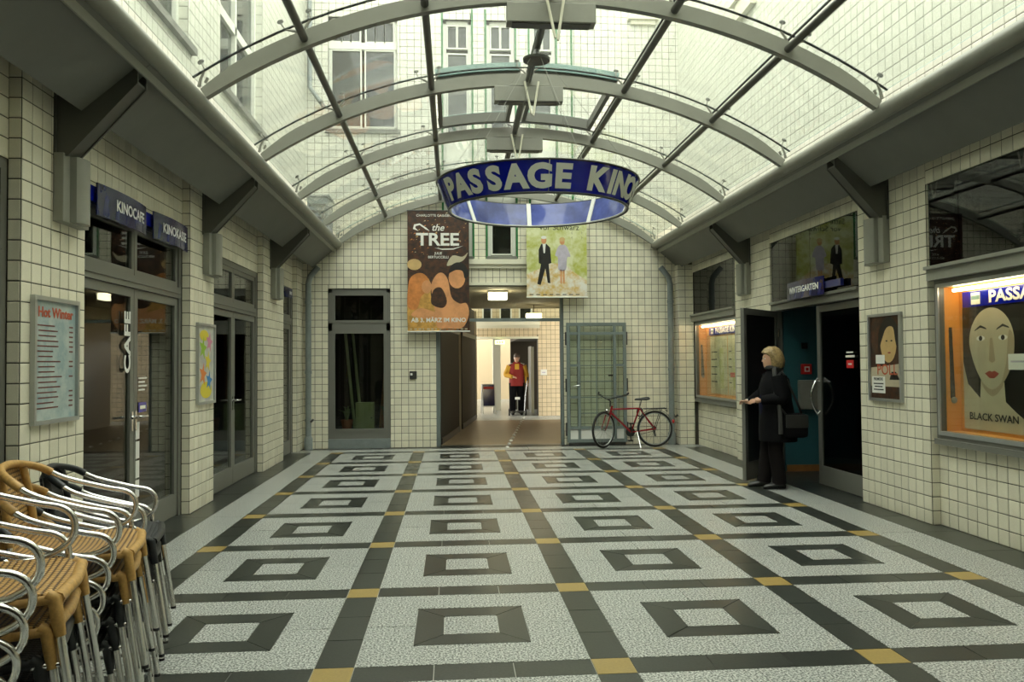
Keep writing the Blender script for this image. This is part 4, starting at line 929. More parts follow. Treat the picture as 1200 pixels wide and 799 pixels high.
p, M = framed('film_poster', 'framed dark portrait poster reading POLL on the right tiles', 'R', 8.02, 1.10, 0.61, 0.89, 'poster_umber', 'poster')
print_shape('sand_ground', [(0.03, 0.15), (0.58, 0.15), (0.58, 0.38), (0.32, 0.36), (0.03, 0.34)], 1, 'poster_pale', p, M)
print_shape('face', circle(0.37, 0.60, 0.15, 0.21, 22), 2, 'poster_gold', p, M); print_shape('fringe', soft([(0.18, 0.50), (0.20, 0.72), (0.32, 0.84), (0.46, 0.83), (0.56, 0.70), (0.55, 0.50), (0.50, 0.60), (0.46, 0.74), (0.34, 0.74), (0.25, 0.62)]), 3, 'poster_dark', p, M)
for x in (0.34, 0.43): print_shape('eye', circle(x, 0.61, 0.018, 0.008, 10), 3, 'poster_dark', p, M)
print_shape('mouth', circle(0.385, 0.49, 0.03, 0.009, 10), 3, 'poster_lip', p, M)
text('POLL', 0.15, 'menu_red', p, M @ Matrix.Translation((0.34, 0.315, 0.003)), depth=0.001, bold=0.004, sx=1.1)
for a, b in (((0.05, 0.08), (0.30, 0.25)), ((0.13, 0.38), (0.30, 0.47))): print_shape('label', rect(a[0], a[1], b[0], b[1]), 4, 'paper_white', p, M)
text('PREMIERE', 0.042, 'black', p, M @ Matrix.Translation((0.175, 0.222, 0.004)), depth=0.0006, bold=0.01)
for k in range(3): print_shape('small_print', rect(0.08+0.02*(k == 1), 0.17-0.03*k, 0.27-0.02*(k == 1), 0.182-0.03*k), 5, 'cloth_grey', p, M)
print_shape('hut', [(0.38, 0.22), (0.56, 0.22), (0.50, 0.30), (0.42, 0.30)], 2, 'poster_dark', p, M)
# ---------------------------------------------------------------- hanging banners
def banner(lab, x0, x1, z0, z1, y, mat, yt):
    p = thing('banner', lab, 'banner'); M = plane('B', (x0, y, z0)); w, hh = x1-x0, z1-z0
    MB().prism([(0, 0), (w, 0), (w, hh), (0, hh)], -0.004, 0, M).build('cloth', mat, p)
    for z in (0.0, hh): MB().cyl(M @ Vector((-0.01, z, -0.003)), M @ Vector((w+0.01, z, -0.003)), 0.012, 8).build('rod', 'frame_dark' if z else 'white', p, 50)
    for x in (0.1, w-0.1): MB().cyl(M @ Vector((x, hh, -0.003)), (x0+x, yt, arc(math.asin((x0+x-CX)/AR), -0.06)[1]), 0.004, 6).build('cord', 'dark_steel', p)
    return p, M, w, hh
p, M, w, hh = banner('tall dark and orange film banner reading the TREE at the passage mouth', -0.81, 0.29, 2.09, 4.26, 14.2, 'poster_umber', 14.33)
random.seed(11)
# lower picture: generic seated figures in warm tones
print_shape('warm_ground', rect(0.0, 0.0, w, 0.95), 1, 'poster_umber', p, M)
print_shape('arm_patch', soft([(0.0, 0.05), (0.0, 0.72), (0.10, 0.95), (0.25, 1.02), (0.40, 0.9), (0.42, 0.6), (0.55, 0.42), (0.70, 0.36), (0.70, 0.12), (0.5, 0.0), (0.05, 0.0)]), 2, 'poster_blond', p, M)
print_shape('figure', soft([(0.42, 0.78), (0.50, 1.0), (0.62, 1.05), (0.72, 0.92), (0.78, 0.62), (0.92, 0.50), (1.05, 0.5), (1.09, 0.30), (0.95, 0.05), (0.55, 0.05), (0.5, 0.3)]), 3, 'poster_peach', p, M)
print_shape('figure', circle(0.88, 0.96, 0.15, 0.19), 4, 'poster_peach', p, M); print_shape('hair', soft([(0.74, 1.05), (0.78, 1.18), (0.90, 1.24), (1.04, 1.18), (1.08, 1.0), (1.02, 0.95), (0.98, 1.08), (0.86, 1.10)]), 5, 'poster_dark', p, M)
print_shape('hair', soft([(0.0, 0.45), (0.02, 0.88), (0.12, 1.02), (0.27, 1.04), (0.38, 0.92), (0.36, 0.74), (0.24, 0.62), (0.16, 0.40)]), 4, 'poster_orange', p, M)
print_shape('figure', circle(0.34, 0.80, 0.09, 0.12), 5, 'poster_peach', p, M)
print_shape('dress', soft([(0.42, 0.50), (0.46, 0.74), (0.60, 0.78), (0.70, 0.55), (0.62, 0.42)]), 5, 'poster_umber', p, M)
print_shape('arm_patch', soft([(0.06, 0.30), (0.22, 0.42), (0.45, 0.36), (0.62, 0.34), (0.66, 0.24), (0.42, 0.22), (0.2, 0.24)]), 6, 'poster_peach', p, M)
print_shape('light_patch', circle(0.12, 1.20, 0.13, 0.10), 2, 'poster_gold', p, M); print_shape('light_patch', soft([(0.70, 1.18), (0.80, 1.36), (0.98, 1.34), (1.08, 1.42), (1.0, 1.28), (0.86, 1.22)]), 2, 'poster_pale', p, M)
for k in range(70):
    x, z = random.uniform(0.03, w-0.06), random.uniform(1.3, 2.12); r = random.uniform(0.008, 0.026)
    print_shape('leaf_fleck', [(x, z), (x+r*2, z+r*0.4), (x+r*1.4, z+r*1.3)], 1, random.choice(('poster_orange', 'poster_orange', 'poster_pale', 'poster_gold')), p, M)
TM = lambda x, z: M @ Matrix.Translation((x, z, 0.006))
text('the', 0.17, 'paper_white', p, TM(0.54, 1.86), shear=0.3, bold=0.012, depth=0.001); text('TREE', 0.31, 'paper_white', p, TM(0.54, 1.64), bold=0.025, depth=0.001, sx=1.12)
text('CHARLOTTE GAINSBOURG', 0.062, 'paper_white', p, TM(0.54, 2.08), depth=0.001); text('JULIE', 0.06, 'paper_white', p, TM(0.55, 1.40), depth=0.001, bold=0.01); text('BERTUCCELLI', 0.06, 'paper_white', p, TM(0.55, 1.33), depth=0.001, bold=0.01)
text('AB 3. MÄRZ IM KINO', 0.105, 'paper_white', p, TM(0.55, 0.20), bold=0.025, depth=0.001)
print_shape('swash', [(0.48, 1.50), (0.62, 1.465), (0.82, 1.47), (1.0, 1.54), (0.82, 1.49), (0.62, 1.485)], 3, 'paper_white', p, M)
print_shape('swash', [(0.20, 1.80), (0.10, 1.84), (0.12, 1.92), (0.22, 1.94), (0.34, 1.86), (0.40, 1.80), (0.33, 1.83), (0.22, 1.91), (0.15, 1.89), (0.14, 1.86)], 3, 'paper_white', p, M)
for k in range(14): print_shape('small_print', rect(0.04+0.075*k, 0.03, 0.04+0.075*k+random.uniform(0.02, 0.055), 0.055), 3, 'poster_pale', p, M)
p, M, w, hh = banner('green and yellow film banner reading vor Schwarz with two walking figures', 1.33, 2.43, 2.70, 4.22, 14.2, 'poster_leafgreen', 14.33)
TM = lambda x, z: M @ Matrix.Translation((x, z, 0.005))
print_shape('path', [(0, 0), (w, 0), (w, 0.30), (0.85, 0.46), (0.7, 0.60), (0.42, 0.62), (0.2, 0.5), (0.0, 0.42)], 1, 'poster_path', p, M)
print_shape('suit', [(0.22, 0.86), (0.27, 0.97), (0.36, 0.97), (0.43, 0.90), (0.45, 0.62), (0.40, 0.60), (0.43, 0.25), (0.38, 0.26), (0.34, 0.52), (0.25, 0.22), (0.19, 0.24), (0.26, 0.60), (0.22, 0.62)], 2, 'poster_dark', p, M)
print_shape('shirt', [(0.29, 0.97), (0.35, 0.97), (0.335, 0.80), (0.31, 0.80)], 3, 'paper_white', p, M); print_shape('head', circle(0.315, 1.03, 0.048, 0.065), 3, 'poster_peach', p, M); print_shape('hair', circle(0.315, 1.085, 0.05, 0.03), 4, 'paper_white', p, M)
print_shape('dress', soft([(0.52, 0.76), (0.58, 0.92), (0.66, 0.95), (0.73, 0.92), (0.80, 0.74), (0.74, 0.72), (0.71, 0.50), (0.58, 0.50), (0.57, 0.72)]), 2, 'poster_lilac', p, M); print_shape('head', circle(0.65, 1.01, 0.045, 0.06), 3, 'poster_peach', p, M); print_shape('hair', circle(0.65, 1.05, 0.052, 0.04), 4, 'poster_gold', p, M)
for x in (0.61, 0.66): print_shape('leg', rect(x, 0.25, x+0.03, 0.50), 2, 'poster_peach', p, M)
text('Satte Farben', 0.145, 'cloth_grey', p, TM(0.52, 1.40), depth=0.001); text('vor Schwarz', 0.145, 'cloth_grey', p, TM(0.60, 1.265), depth=0.001)
for z in (1.08, 1.17):
    for x, a in ((0.84, 1), (1.0, -1)): print_shape('laurel', [(x, z-0.035), (x-0.02*a, z), (x, z+0.035), (x-0.012*a, z)], 2, 'cloth_grey', p, M)
for k in range(8): print_shape('small_print', rect(0.05+0.12*k, 0.04, 0.05+0.12*k+0.07, 0.055), 2, 'cloth_grey', p, M)
# ---------------------------------------------------------------- ring sign PASSAGE KINOS
RS = Vector((0.825, 7.60, 0)); zb, ztp, rb_, rt_ = 2.985, 3.25, 0.865, 0.975
rs = thing('ring_sign', 'blue hanging ring sign reading PASSAGE KINOS under the glass roof', 'sign', (RS.x, RS.y, 0))
def cone(th, t, d=0.0):
    r = rb_+(rt_-rb_)*t+d; return Vector((r*math.sin(th), -r*math.cos(th), zb+(ztp-zb)*t))
NS = 8
for k in range(NS):
    a0, a1 = 2*math.pi*k/NS+0.005, 2*math.pi*(k+1)/NS-0.005; R = []
    for i in range(9):
        a = a0+(a1-a0)*i/8; R.append([cone(a, 0), cone(a, 1), cone(a, 1, -0.006), cone(a, 0, -0.006)])
    MB().rings(R).build('panel', 'sign_blue', rs, 25)
    R = []
    for i in range(9):
        a = a0+(a1-a0)*i/8; R.append([cone(a, 0.02, -0.010), cone(a, 0.98, -0.010), cone(a, 0.98, -0.013), cone(a, 0.02, -0.013)])
    MB().rings(R).build('inner_panel', 'sign_inner', rs, 25)
    a = 2*math.pi*k/NS; MB().bar(cone(a, 0.0, -0.025), cone(a, 1.0, -0.025), 0.045, 0.012, up=(math.sin(a), -math.cos(a), 0)).build('inner_post', 'white', rs)
for t, mt, rr in ((0.0, 'frame_dark', 0.011), (1.0, 'frame_dark', 0.009)): MB().tube([cone(2*math.pi*i/64, t) for i in range(64)], rr, 8, True).build('rim', mt, rs, 60)
MB().tube([cone(2*math.pi*i/64, 0.02, -0.022) for i in range(64)], 0.008, 6, True).build('inner_rim', 'white', rs, 60)
for half in (0, math.pi):
    for ch, ad in zip('PASSAGEKINOS', (-65.5, -54, -42.5, -30.5, -18, -5, 8, 29.5, 39.5, 49, 60.5, 71.5)):
        cu = bpy.data.curves.new('l', 'FONT'); cu.body = ch; cu.size = 0.275; cu.align_x = 'CENTER'; cu.align_y = 'CENTER'; cu.offset = 0.014; cu.resolution_u = 4
        t = bpy.data.objects.new('tmp', cu); me = bpy.data.meshes.new_from_object(t); bpy.data.objects.remove(t)
        bb = bmesh.new(); bb.from_mesh(me); bmesh.ops.triangulate(bb, faces=bb.faces[:]); bmesh.ops.subdivide_edges(bb, edges=bb.edges[:], cuts=2, use_grid_fill=True); bb.to_mesh(me); bb.free()
        zc = [v.co.y for v in me.vertices]; zm = (max(zc)+min(zc))/2; xc = [v.co.x for v in me.vertices]; xm = (max(xc)+min(xc))/2
        vs = []; 
        for v in me.vertices:
            th = math.radians(ad)+half+(v.co.x-xm)*1.06/0.92; vs.append(cone(th, 0.5+(v.co.y-zm)/0.265*0.93, 0.005))
        n = len(vs); fs = [tuple(p_.vertices) for p_ in me.polygons]
        q_ = bpy.data.meshes.new('letter'); q_.from_pydata([tuple(v) for v in vs], [], fs); q_.materials.append(MATS['sign_letter']); o = bpy.data.objects.new('letter', q_); COL.objects.link(o); o.parent = rs
DZ = 4.47
MB().loft([(0, 0, DZ-0.012, 0.13, 0.13), (0, 0, DZ+0.012, 0.135, 0.135), (0, 0, DZ+0.02, 0.05, 0.05), (0, 0, 4.575, 0.02, 0.02)], 24).build('ceiling_disc', 'dark_steel', rs, 40)
for k in range(6): a = 2*math.pi*k/6+0.3; MB().cyl((0.10*math.sin(a), -0.10*math.cos(a), DZ-0.01), cone(a, 1.0), 0.0022, 5).build('wire', 'steel_paint', rs)
# ---------------------------------------------------------------- light boxes below the rib crowns
for k, (y, where) in enumerate(((6.55, 'rib in front of the ring sign'), (8.55, 'rib just behind the ring sign'), (10.53, 'rib beyond the roof vent'), (12.55, 'last but one rib before the back wall'))):
    o = thing('light_box', 'grey box luminaire under the crown of the '+where, 'lamp', (CX, y, 4.36), group='box luminaires under the roof ribs')
    MB().bbox((-0.375, -0.07, 0.0), (0.375, 0.07, 0.165), 0.006).build('housing', 'steel_paint', o); MB().box((-0.33, -0.05, -0.012), (0.33, 0.05, 0.0)).build('lens', 'dark_steel', o)
    for s in (-0.22, 0.22): MB().box((s-0.02, -0.02, 0.165), (s+0.02, 0.02, 0.182)).build('mount', 'dark_steel', o)
    m = MB(); m.tube([(-0.05, -0.11, 0.20), (0.02, -0.13, -0.16)], 0.012, 8); m.build('strut', 'cream', o, 50); m = MB(); m.tube([(0.10, -0.11, 0.20), (0.04, -0.13, -0.18)], 0.012, 8); m.build('strut', 'cream', o, 50)
# passage lamps, exit sign, paper notice, sandwich board
def box_lamp(lab, loc, stem):
    o = thing('ceiling_lamp', lab, 'lamp', loc); MB().bbox((-0.18, -0.16, -0.13), (0.18, 0.16, 0), 0.015).build('shade', 'lamp_glow', o); MB().box((-0.19, -0.17, 0), (0.19, 0.17, 0.02)).build('mount_plate', 'white', o)
    MB().cyl((0, 0, 0.02), (0, 0, stem), 0.012, 8).build('stem', 'steel_paint', o)
box_lamp('glowing square ceiling lamp just inside the passage', (0.88, 15.6, 2.90), 0.04)
box_lamp('glowing square lamp hanging low at the far end of the passage', (1.98, 19.4, 2.72), 0.22)
o = thing('exit_sign', 'small glowing exit sign over the second courtyard opening', 'sign', (1.31, FY-0.1, 2.10)); MB().bbox((-0.14, -0.03, -0.06), (0.14, 0.03, 0.06), 0.006).build('box', 'exit_glow', o)
for x in (-0.07, 0.0, 0.07): MB().box((x-0.015, -0.033, -0.02), (x+0.015, -0.03, 0.02)).build('pictogram', 'black', o)
o = thing('paper_notice', 'white paper notice on the tan tiles of the second courtyard', 'notice', (2.56, FY-0.006, 1.24)); MB().box((-0.09, -0.006, -0.08), (0.09, 0, 0.08)).build('sheet', 'paper_white', o); MB().box((-0.05, -0.008, -0.02), (0.05, -0.006, 0.01)).build('print', 'poster_lilac', o)
o = thing('sandwich_board', 'white framed sandwich board standing beyond the second courtyard opening', 'board', (1.04, 23.9, 0.0), 0.1)
for s in (1, -1):
    m = MB(); m.bar((-0.19, s*0.22, 0), (-0.19, s*0.02, 0.88), 0.03, 0.02); m.bar((0.19, s*0.22, 0), (0.19, s*0.02, 0.88), 0.03, 0.02); m.bar((-0.19, s*0.02, 0.87), (0.19, s*0.02, 0.87), 0.02, 0.03); m.bar((-0.19, s*0.17, 0.22), (0.19, s*0.17, 0.22), 0.02, 0.03); fr_ = m.build('frame', 'white', o)
    MB().bar((0, s*0.17, 0.23), (0, s*0.025, 0.86), 0.34, 0.012).build('panel', 'sign_navy', o); MB().bar((0, s*0.038, 0.80), (0, s*0.055, 0.72), 0.30, 0.016).build('heading', 'red', o)
# little white raised dots in a row along the passage floor
for k in range(14):
    t = k/13; x, y = 0.95+(1.93-0.95)*t, 14.15+(21.8-14.15)*t
    o = thing('floor_dot', 'small white dot in the slanting row on the passage floor', 'floor stud', (x, y, 0.003), group='white floor dots'); MB().loft([(0, 0, 0, 0.036, 0.036), (0, 0, 0.014, 0.034, 0.034), (0, 0, 0.024, 0.024, 0.024), (0, 0, 0.028, 0.010, 0.010)], 10).build('cap', 'white', o, 40)
# ================================================================ CHAIRS
def smooth_path(P, n=5, closed=False):
    P = [Vector(p) for p in P]; out = []; k = len(P)
    for i in range(k-1):
        p0, p1, p2, p3 = P[max(i-1, 0)], P[i], P[i+1], P[min(i+2, k-1)]
        for j in range(n):
            t = j/n; out.append(0.5*((2*p1)+(p2-p0)*t+(2*p0-5*p1+4*p2-p3)*t*t+(3*p1-p0-3*p2+p3)*t**3))
    return out+[P[-1]]
def chair_proto(rat, wv):
    t = thing('bistro_chair', '', 'chair')
    half = [(0.03, 0.235, 0.452), (0.11, 0.255, 0.460), (0.18, 0.265, 0.505), (0.19, 0.27, 0.57), (0.155, 0.272, 0.614), (0.07, 0.272, 0.637), (-0.09, 0.262, 0.69), (-0.175, 0.23, 0.742), (-0.235, 0.13, 0.772), (-0.25, 0.0, 0.78)]
    full = half+[(x, -y, z) for x, y, z in half[-2::-1]]
    sp = smooth_path(full, 4)
    MB().tube(sp, 0.0115, 8).build('arm_tube', 'aluminium', t, 60)
    rim = [p for p in sp if p.x < -0.13]
    MB().tube(rim, 0.0165, 8).build('back_rim', rat, t, 60)
    for s in (-1, 1):
        a, b = Vector((0.215, s*0.205, 0.44)), Vector((0.28, s*0.230, 0.012))
        MB().tube([a, b], 0.0128, 8).build('front_leg', 'aluminium', t, 60)
        MB().tube([a+Vector((-0.02, 0, 0.012)), a, a.lerp(b, 0.12), a.lerp(b, 0.24)], [0.018, 0.019, 0.018, 0.0155], 8).build('leg_wrap', rat, t, 60)
        MB().cyl(b, b-Vector((0, 0, 0.012)), 0.0135, 8).build('foot_cap', 'rubber', t, 60)
        c = smooth_path([(-0.225, s*0.165, 0.755), (-0.20, s*0.185, 0.60), (-0.19, s*0.195, 0.45), (-0.23, s*0.205, 0.22), (-0.275, s*0.215, 0.012)], 4)
        MB().tube(c, 0.0125, 8).build('back_leg', 'aluminium', t, 60)
        MB().tube(c[:8], 0.0155, 8).build('back_stile', rat, t, 60)
        MB().cyl(c[-1], c[-1]-Vector((0, 0, 0.012)), 0.0135, 8).build('foot_cap', 'rubber', t, 60)
        MB().tube([(-0.19, s*0.20, 0.445), (0.02, s*0.222, 0.435), (0.215, s*0.205, 0.44)], 0.016, 8).build('seat_rail', rat, t, 60)
    MB().tube([(0.222, -0.205, 0.438), (0.238, 0.0, 0.440), (0.222, 0.205, 0.438)], 0.019, 8).build('front_rail', rat, t, 60)
    MB().tube([(-0.19, -0.195, 0.445), (-0.19, 0.195, 0.445)], 0.014, 8).build('back_rail', rat, t, 60)
    N = 14; V = []; F = []
    def surf(fn, name):
        vs = [fn(i/N, j/N) for i in range(N+1) for j in range(N+1)]; n = len(vs); nn = []
        fs = [(i*(N+1)+j, i*(N+1)+j+1, (i+1)*(N+1)+j+1, (i+1)*(N+1)+j) for i in range(N) for j in range(N)]
        # thickness
        lo = [tuple(Vector(v)+off(v)) for v in vs] ; b = MB(); b.add(vs, fs); b.add(lo, [f[::-1] for f in fs])
        edge = [i for i in range(N)]+[N+(N+1)*i for i in range(N)]+[(N+1)*N+N-i for i in range(N)]+[(N+1)*(N-i) for i in range(N)]
        b.f += [(edge[q], edge[(q+1) % len(edge)], n+edge[(q+1) % len(edge)], n+edge[q]) for q in range(len(edge))]; b.mi = [0]*len(b.f)
        return b.build(name, wv if name == 'seat' else wv+'_back', t, 50)
    off = lambda v: Vector((0, 0, -0.012))
    surf(lambda a, b: (-0.19+0.425*a-0.01*(2*b-1)**2*a, (0.195+0.03*math.sin(math.pi*a)+0.012*a)*(2*b-1), 0.462-0.016*math.sin(math.pi*a)*math.sin(math.pi*b)-0.014*max(0, a-0.85)/0.15), 'seat')
    off = lambda v: Vector((-0.010, 0, 0))
    surf(lambda a, b: (-0.19-0.052*a-0.012*math.cos(math.pi*(b-0.5))*a, (0.185-0.005*a)*(2*b-1)*(1.0 if a < 0.8 else 1-0.15*(a-0.8)), 0.46+0.31*a-0.018*(2*b-1)**2*a), 'backrest')
    MB().tube([(0.23, -0.215, 0.26), (-0.22, -0.20, 0.26)], 0.008, 6).build('stretcher', 'aluminium', t, 60)
    MB().tube([(0.23, 0.215, 0.26), (-0.22, 0.20, 0.26)], 0.008, 6).build('stretcher', 'aluminium', t, 60)
    return t
protos = {'tan': chair_proto('tan_rattan', 'tan_weave'), 'black': chair_proto('black_rattan', 'black_weave')}
used = set()
ORD = ['lowest', 'second lowest', 'third lowest', 'fourth lowest', 'fifth lowest']
STACKS = [((-1.46, 2.42), 16, ['black', 'black', 'black', 'black', 'tan', 'tan'], 'stack farthest from the cafe door'),
          ((-1.60, 3.33), 15, ['black', 'black', 'black', 'tan', 'tan'], 'middle stack'),
          ((-1.72, 3.95), 15, ['black', 'tan', 'black', 'black'], 'stack nearest the cafe door'),
          ((-2.24, 3.30), 15, ['black', 'black', 'black'], 'rear stack against the glazed wall')]
for (x, y), deg, cols, nm in STACKS:
    for k, c in enumerate(cols):
        o = protos[c] if c not in used else copy_tree(protos[c]); used.add(c)
        a = math.radians(deg)
        o.location = (x+0.018*k*math.cos(a), y+0.018*k*math.sin(a), 0.087*k); o.rotation_euler = (0, 0, a)
        pos = 'topmost' if k == len(cols)-1 else ORD[k]
        o['label'] = '%s wicker chair with aluminium arms, %s in the %s' % (c, pos, nm); o['group'] = 'stacked bistro chairs'
# ================================================================ BICYCLE
bk = thing('bicycle', 'red bicycle with black saddle leaning by the gate and downpipe', 'bicycle', (3.57, 13.90, 0), math.pi)
RW = 0.325
def wheel(name, M, parent):
    def tr(mb): mb.v = [tuple(M @ Vector(v)) for v in mb.v]; return mb
    c = lambda r: [(r*math.cos(2*math.pi*i/36), 0, RW+r*math.sin(2*math.pi*i/36)) for i in range(36)]
    w = tr(MB().tube(c(RW-0.022), 0.021, 8, True)).build(name, 'rubber', parent, 60)
    tr(MB().tube(c(RW-0.045), 0.010, 6, True)).build('rim', 'alu_frame', w, 60)
    tr(MB().cyl((0, -0.04, RW), (0, 0.04, RW), 0.02, 10)).build('hub', 'chrome', w, 60)
    for i in range(18):
        a = 2*math.pi*i/18; s = 0.03*(1 if i % 2 else -1)
        tr(MB().cyl((0.015*math.cos(a), s, RW+0.015*math.sin(a)), ((RW-0.05)*math.cos(a+0.25), 0, RW+(RW-0.05)*math.sin(a+0.25)), 0.0016, 4)).build('spoke', 'chrome', w)
    return w
wheel('rear_wheel', Matrix(), bk)
HT, HB_, FA = Vector((0.765, 0, 0.72)), Vector((0.80, 0, 0.60)), Vector((0.965, 0, RW))
ST = Matrix.Translation((0.86, 0, 0)) @ Matrix.Rotation(math.radians(42), 4, 'Z') @ Matrix.Translation((-0.86, 0, 0))
wheel('front_wheel', ST @ Matrix.Translation((0.965, 0, 0)), bk)
BB, SS = Vector((0.43, 0, 0.27)), Vector((0.275, 0, 0.69))
fr = MB(); fr.tube([SS, HT-Vector((0, 0, 0.04))], 0.016, 8); fr.tube([BB, HB_+Vector((0, 0, 0.03))], 0.018, 8); fr.tube([BB, SS], 0.015, 8); fr.tube([HT+Vector((0, 0, 0.02)), HB_], 0.019, 8)
for s in (-0.055, 0.055): fr.tube([BB+Vector((0, s*0.5, 0)), Vector((0, s, RW))], 0.010, 6); fr.tube([SS, Vector((0.1, s, 0.45)), Vector((0, s, RW))], 0.009, 6)
fr.build('frame', 'bike_red', bk, 50)
def steer(mb, n, mt, sm=50): mb.v = [tuple(ST @ Vector(v)) for v in mb.v]; return mb.build(n, mt, bk, sm)
f = MB()
for s in (-0.05, 0.05): f.tube([(0.815, s, 0.60), (0.86, s, 0.52), (0.965, s, RW)], [0.013, 0.012, 0.008], 6)
f.tube([(0.815, -0.05, 0.60), (0.815, 0.05, 0.60)], 0.014, 6); steer(f, 'fork', 'bike_red')
steer(MB().tube([(0.765, 0, 0.72), (0.755, 0, 0.82), (0.83, 0, 0.86)], 0.014, 8), 'stem', 'black')
hb = smooth_path([(0.70, 0.31, 0.93), (0.76, 0.18, 0.90), (0.83, 0.0, 0.86), (0.76, -0.18, 0.90), (0.70, -0.31, 0.93)], 4); steer(MB().tube(hb, 0.011, 8), 'handlebar', 'black')
for s in (-1, 1):
    steer(MB().tube([(0.72, s*0.24, 0.918), (0.70, s*0.31, 0.935), (0.66, s*0.33, 0.97)], 0.016, 8), 'grip', 'rubber'); steer(MB().tube([(0.78, s*0.15, 0.88), (0.80, s*0.2, 0.86), (0.77, s*0.29, 0.88)], 0.007, 6), 'brake_lever', 'chrome')
steer(MB().ball((0.86, 0.0, 0.66), (0.035, 0.03, 0.03)), 'head_lamp', 'chrome')
sd = MB(); sd.rings([[(x, w*math.cos(2*math.pi*j/10), z+hh*math.sin(2*math.pi*j/10)) for j in range(10)] for x, w, z, hh in ((0.085, 0.03, 0.86, 0.015), (0.11, 0.075, 0.865, 0.03), (0.16, 0.08, 0.86, 0.032), (0.24, 0.035, 0.855, 0.022), (0.34, 0.022, 0.85, 0.018), (0.36, 0.01, 0.845, 0.01))]); sd.build('saddle', 'black', bk, 50)
MB().tube([SS, (0.235, 0, 0.84)], 0.013, 8).build('seat_post', 'chrome', bk, 50)
MB().tube([(0.26+0.05*math.cos(a), -0.03, 0.62+0.075*math.sin(a)) for a in [2*math.pi*i/16 for i in range(16)]], 0.013, 6, True).build('cable_lock', 'black', bk, 50)
r_ = MB()
for s in (-0.05, 0.05): r_.tube([(0.20, s, 0.68), (-0.20, s, 0.69), (-0.22, s, 0.63)], 0.008, 6); r_.tube([(-0.12, s, 0.69), (0.0, s, RW)], 0.006, 6)
for x in (-0.15, -0.02, 0.12): r_.tube([(x, -0.05, 0.69), (x, 0.05, 0.69)], 0.006, 6)
r_.build('carrier', 'black', bk, 50)
for nm, M_, a0, a1 in (('rear_mudguard', Matrix(), 0.25, 2.6),):
    R = []
    for i in range(17):
        a = a0+(a1-a0)*i/16; R.append([(r*math.cos(math.pi-a), s, RW+r*math.sin(math.pi-a)) for r, s in ((RW+0.015, -0.025), (RW+0.025, 0.0), (RW+0.015, 0.025), (RW+0.020, 0.0))])
    MB().rings(R).build(nm, 'black', bk, 50)
MB().ball((-0.335, 0, 0.45), (0.025, 0.03, 0.035)).build('tail_lamp', 'red', bk, 50)
MB().cyl((0.43, -0.055, 0.27), (0.43, -0.065, 0.27), 0.085, 20).build('chainring', 'black', bk, 30)
cr = bk
MB().bar((0.43, -0.075, 0.27), (0.41, -0.085, 0.11), 0.014, 0.02).build('crank', 'black', bk); MB().bbox((0.37, -0.16, 0.095), (0.46, -0.085, 0.12), 0.005).build('pedal', 'black', bk)
MB().bar((0.43, 0.06, 0.27), (0.45, 0.07, 0.43), 0.014, 0.02).build('crank', 'black', bk); MB().bbox((0.40, 0.07, 0.42), (0.49, 0.15, 0.445), 0.005).build('pedal', 'black', bk)
MB().tube([(0.43, -0.06, 0.355), (0.0, -0.05, RW+0.04)], 0.005, 5).tube([(0.43, -0.06, 0.19), (0.02, -0.05, RW-0.05)], 0.005, 5).build('chain', 'black', bk)
MB().cyl((0, -0.045, RW), (0, -0.055, RW), 0.045, 16).build('sprocket', 'black', bk, 30); MB().bar((0.0, -0.06, RW-0.03), (-0.02, -0.06, RW-0.14), 0.01, 0.03).build('derailleur', 'black', bk)
MB().tube([(0.33, 0.05, 0.28), (0.30, 0.17, 0.01)], 0.008, 6).build('kickstand', 'chrome', bk, 50)
# ================================================================ PEOPLE
def skin_part(J, E, root, sub=2):
    """J: {name: (x,y,z,r)}; returns (verts, faces) of the skinned surface"""
    me = bpy.data.meshes.new('sk'); names = list(J); me.from_pydata([J[n][:3] for n in names], [(names.index(a), names.index(b)) for a, b in E], [])
    ob = bpy.data.objects.new('sk', me); COL.objects.link(ob); ob.modifiers.new('s', 'SKIN')
    for i, n in enumerate(names):
        r = J[n][3]; sv = me.skin_vertices[0].data[i]; sv.radius = (r, r) if not isinstance(r, tuple) else r; sv.use_root = (n == root)
    s = ob.modifiers.new('d', 'SUBSURF'); s.levels = sub; s.render_levels = sub
    dg = bpy.context.evaluated_depsgraph_get(); ev = ob.evaluated_get(dg); m2 = bpy.data.meshes.new_from_object(ev)
    vs = [v.co[:] for v in m2.vertices]; fs = [tuple(p.vertices) for p in m2.polygons]
    bpy.data.objects.remove(ob); bpy.data.meshes.remove(m2); return vs, fs
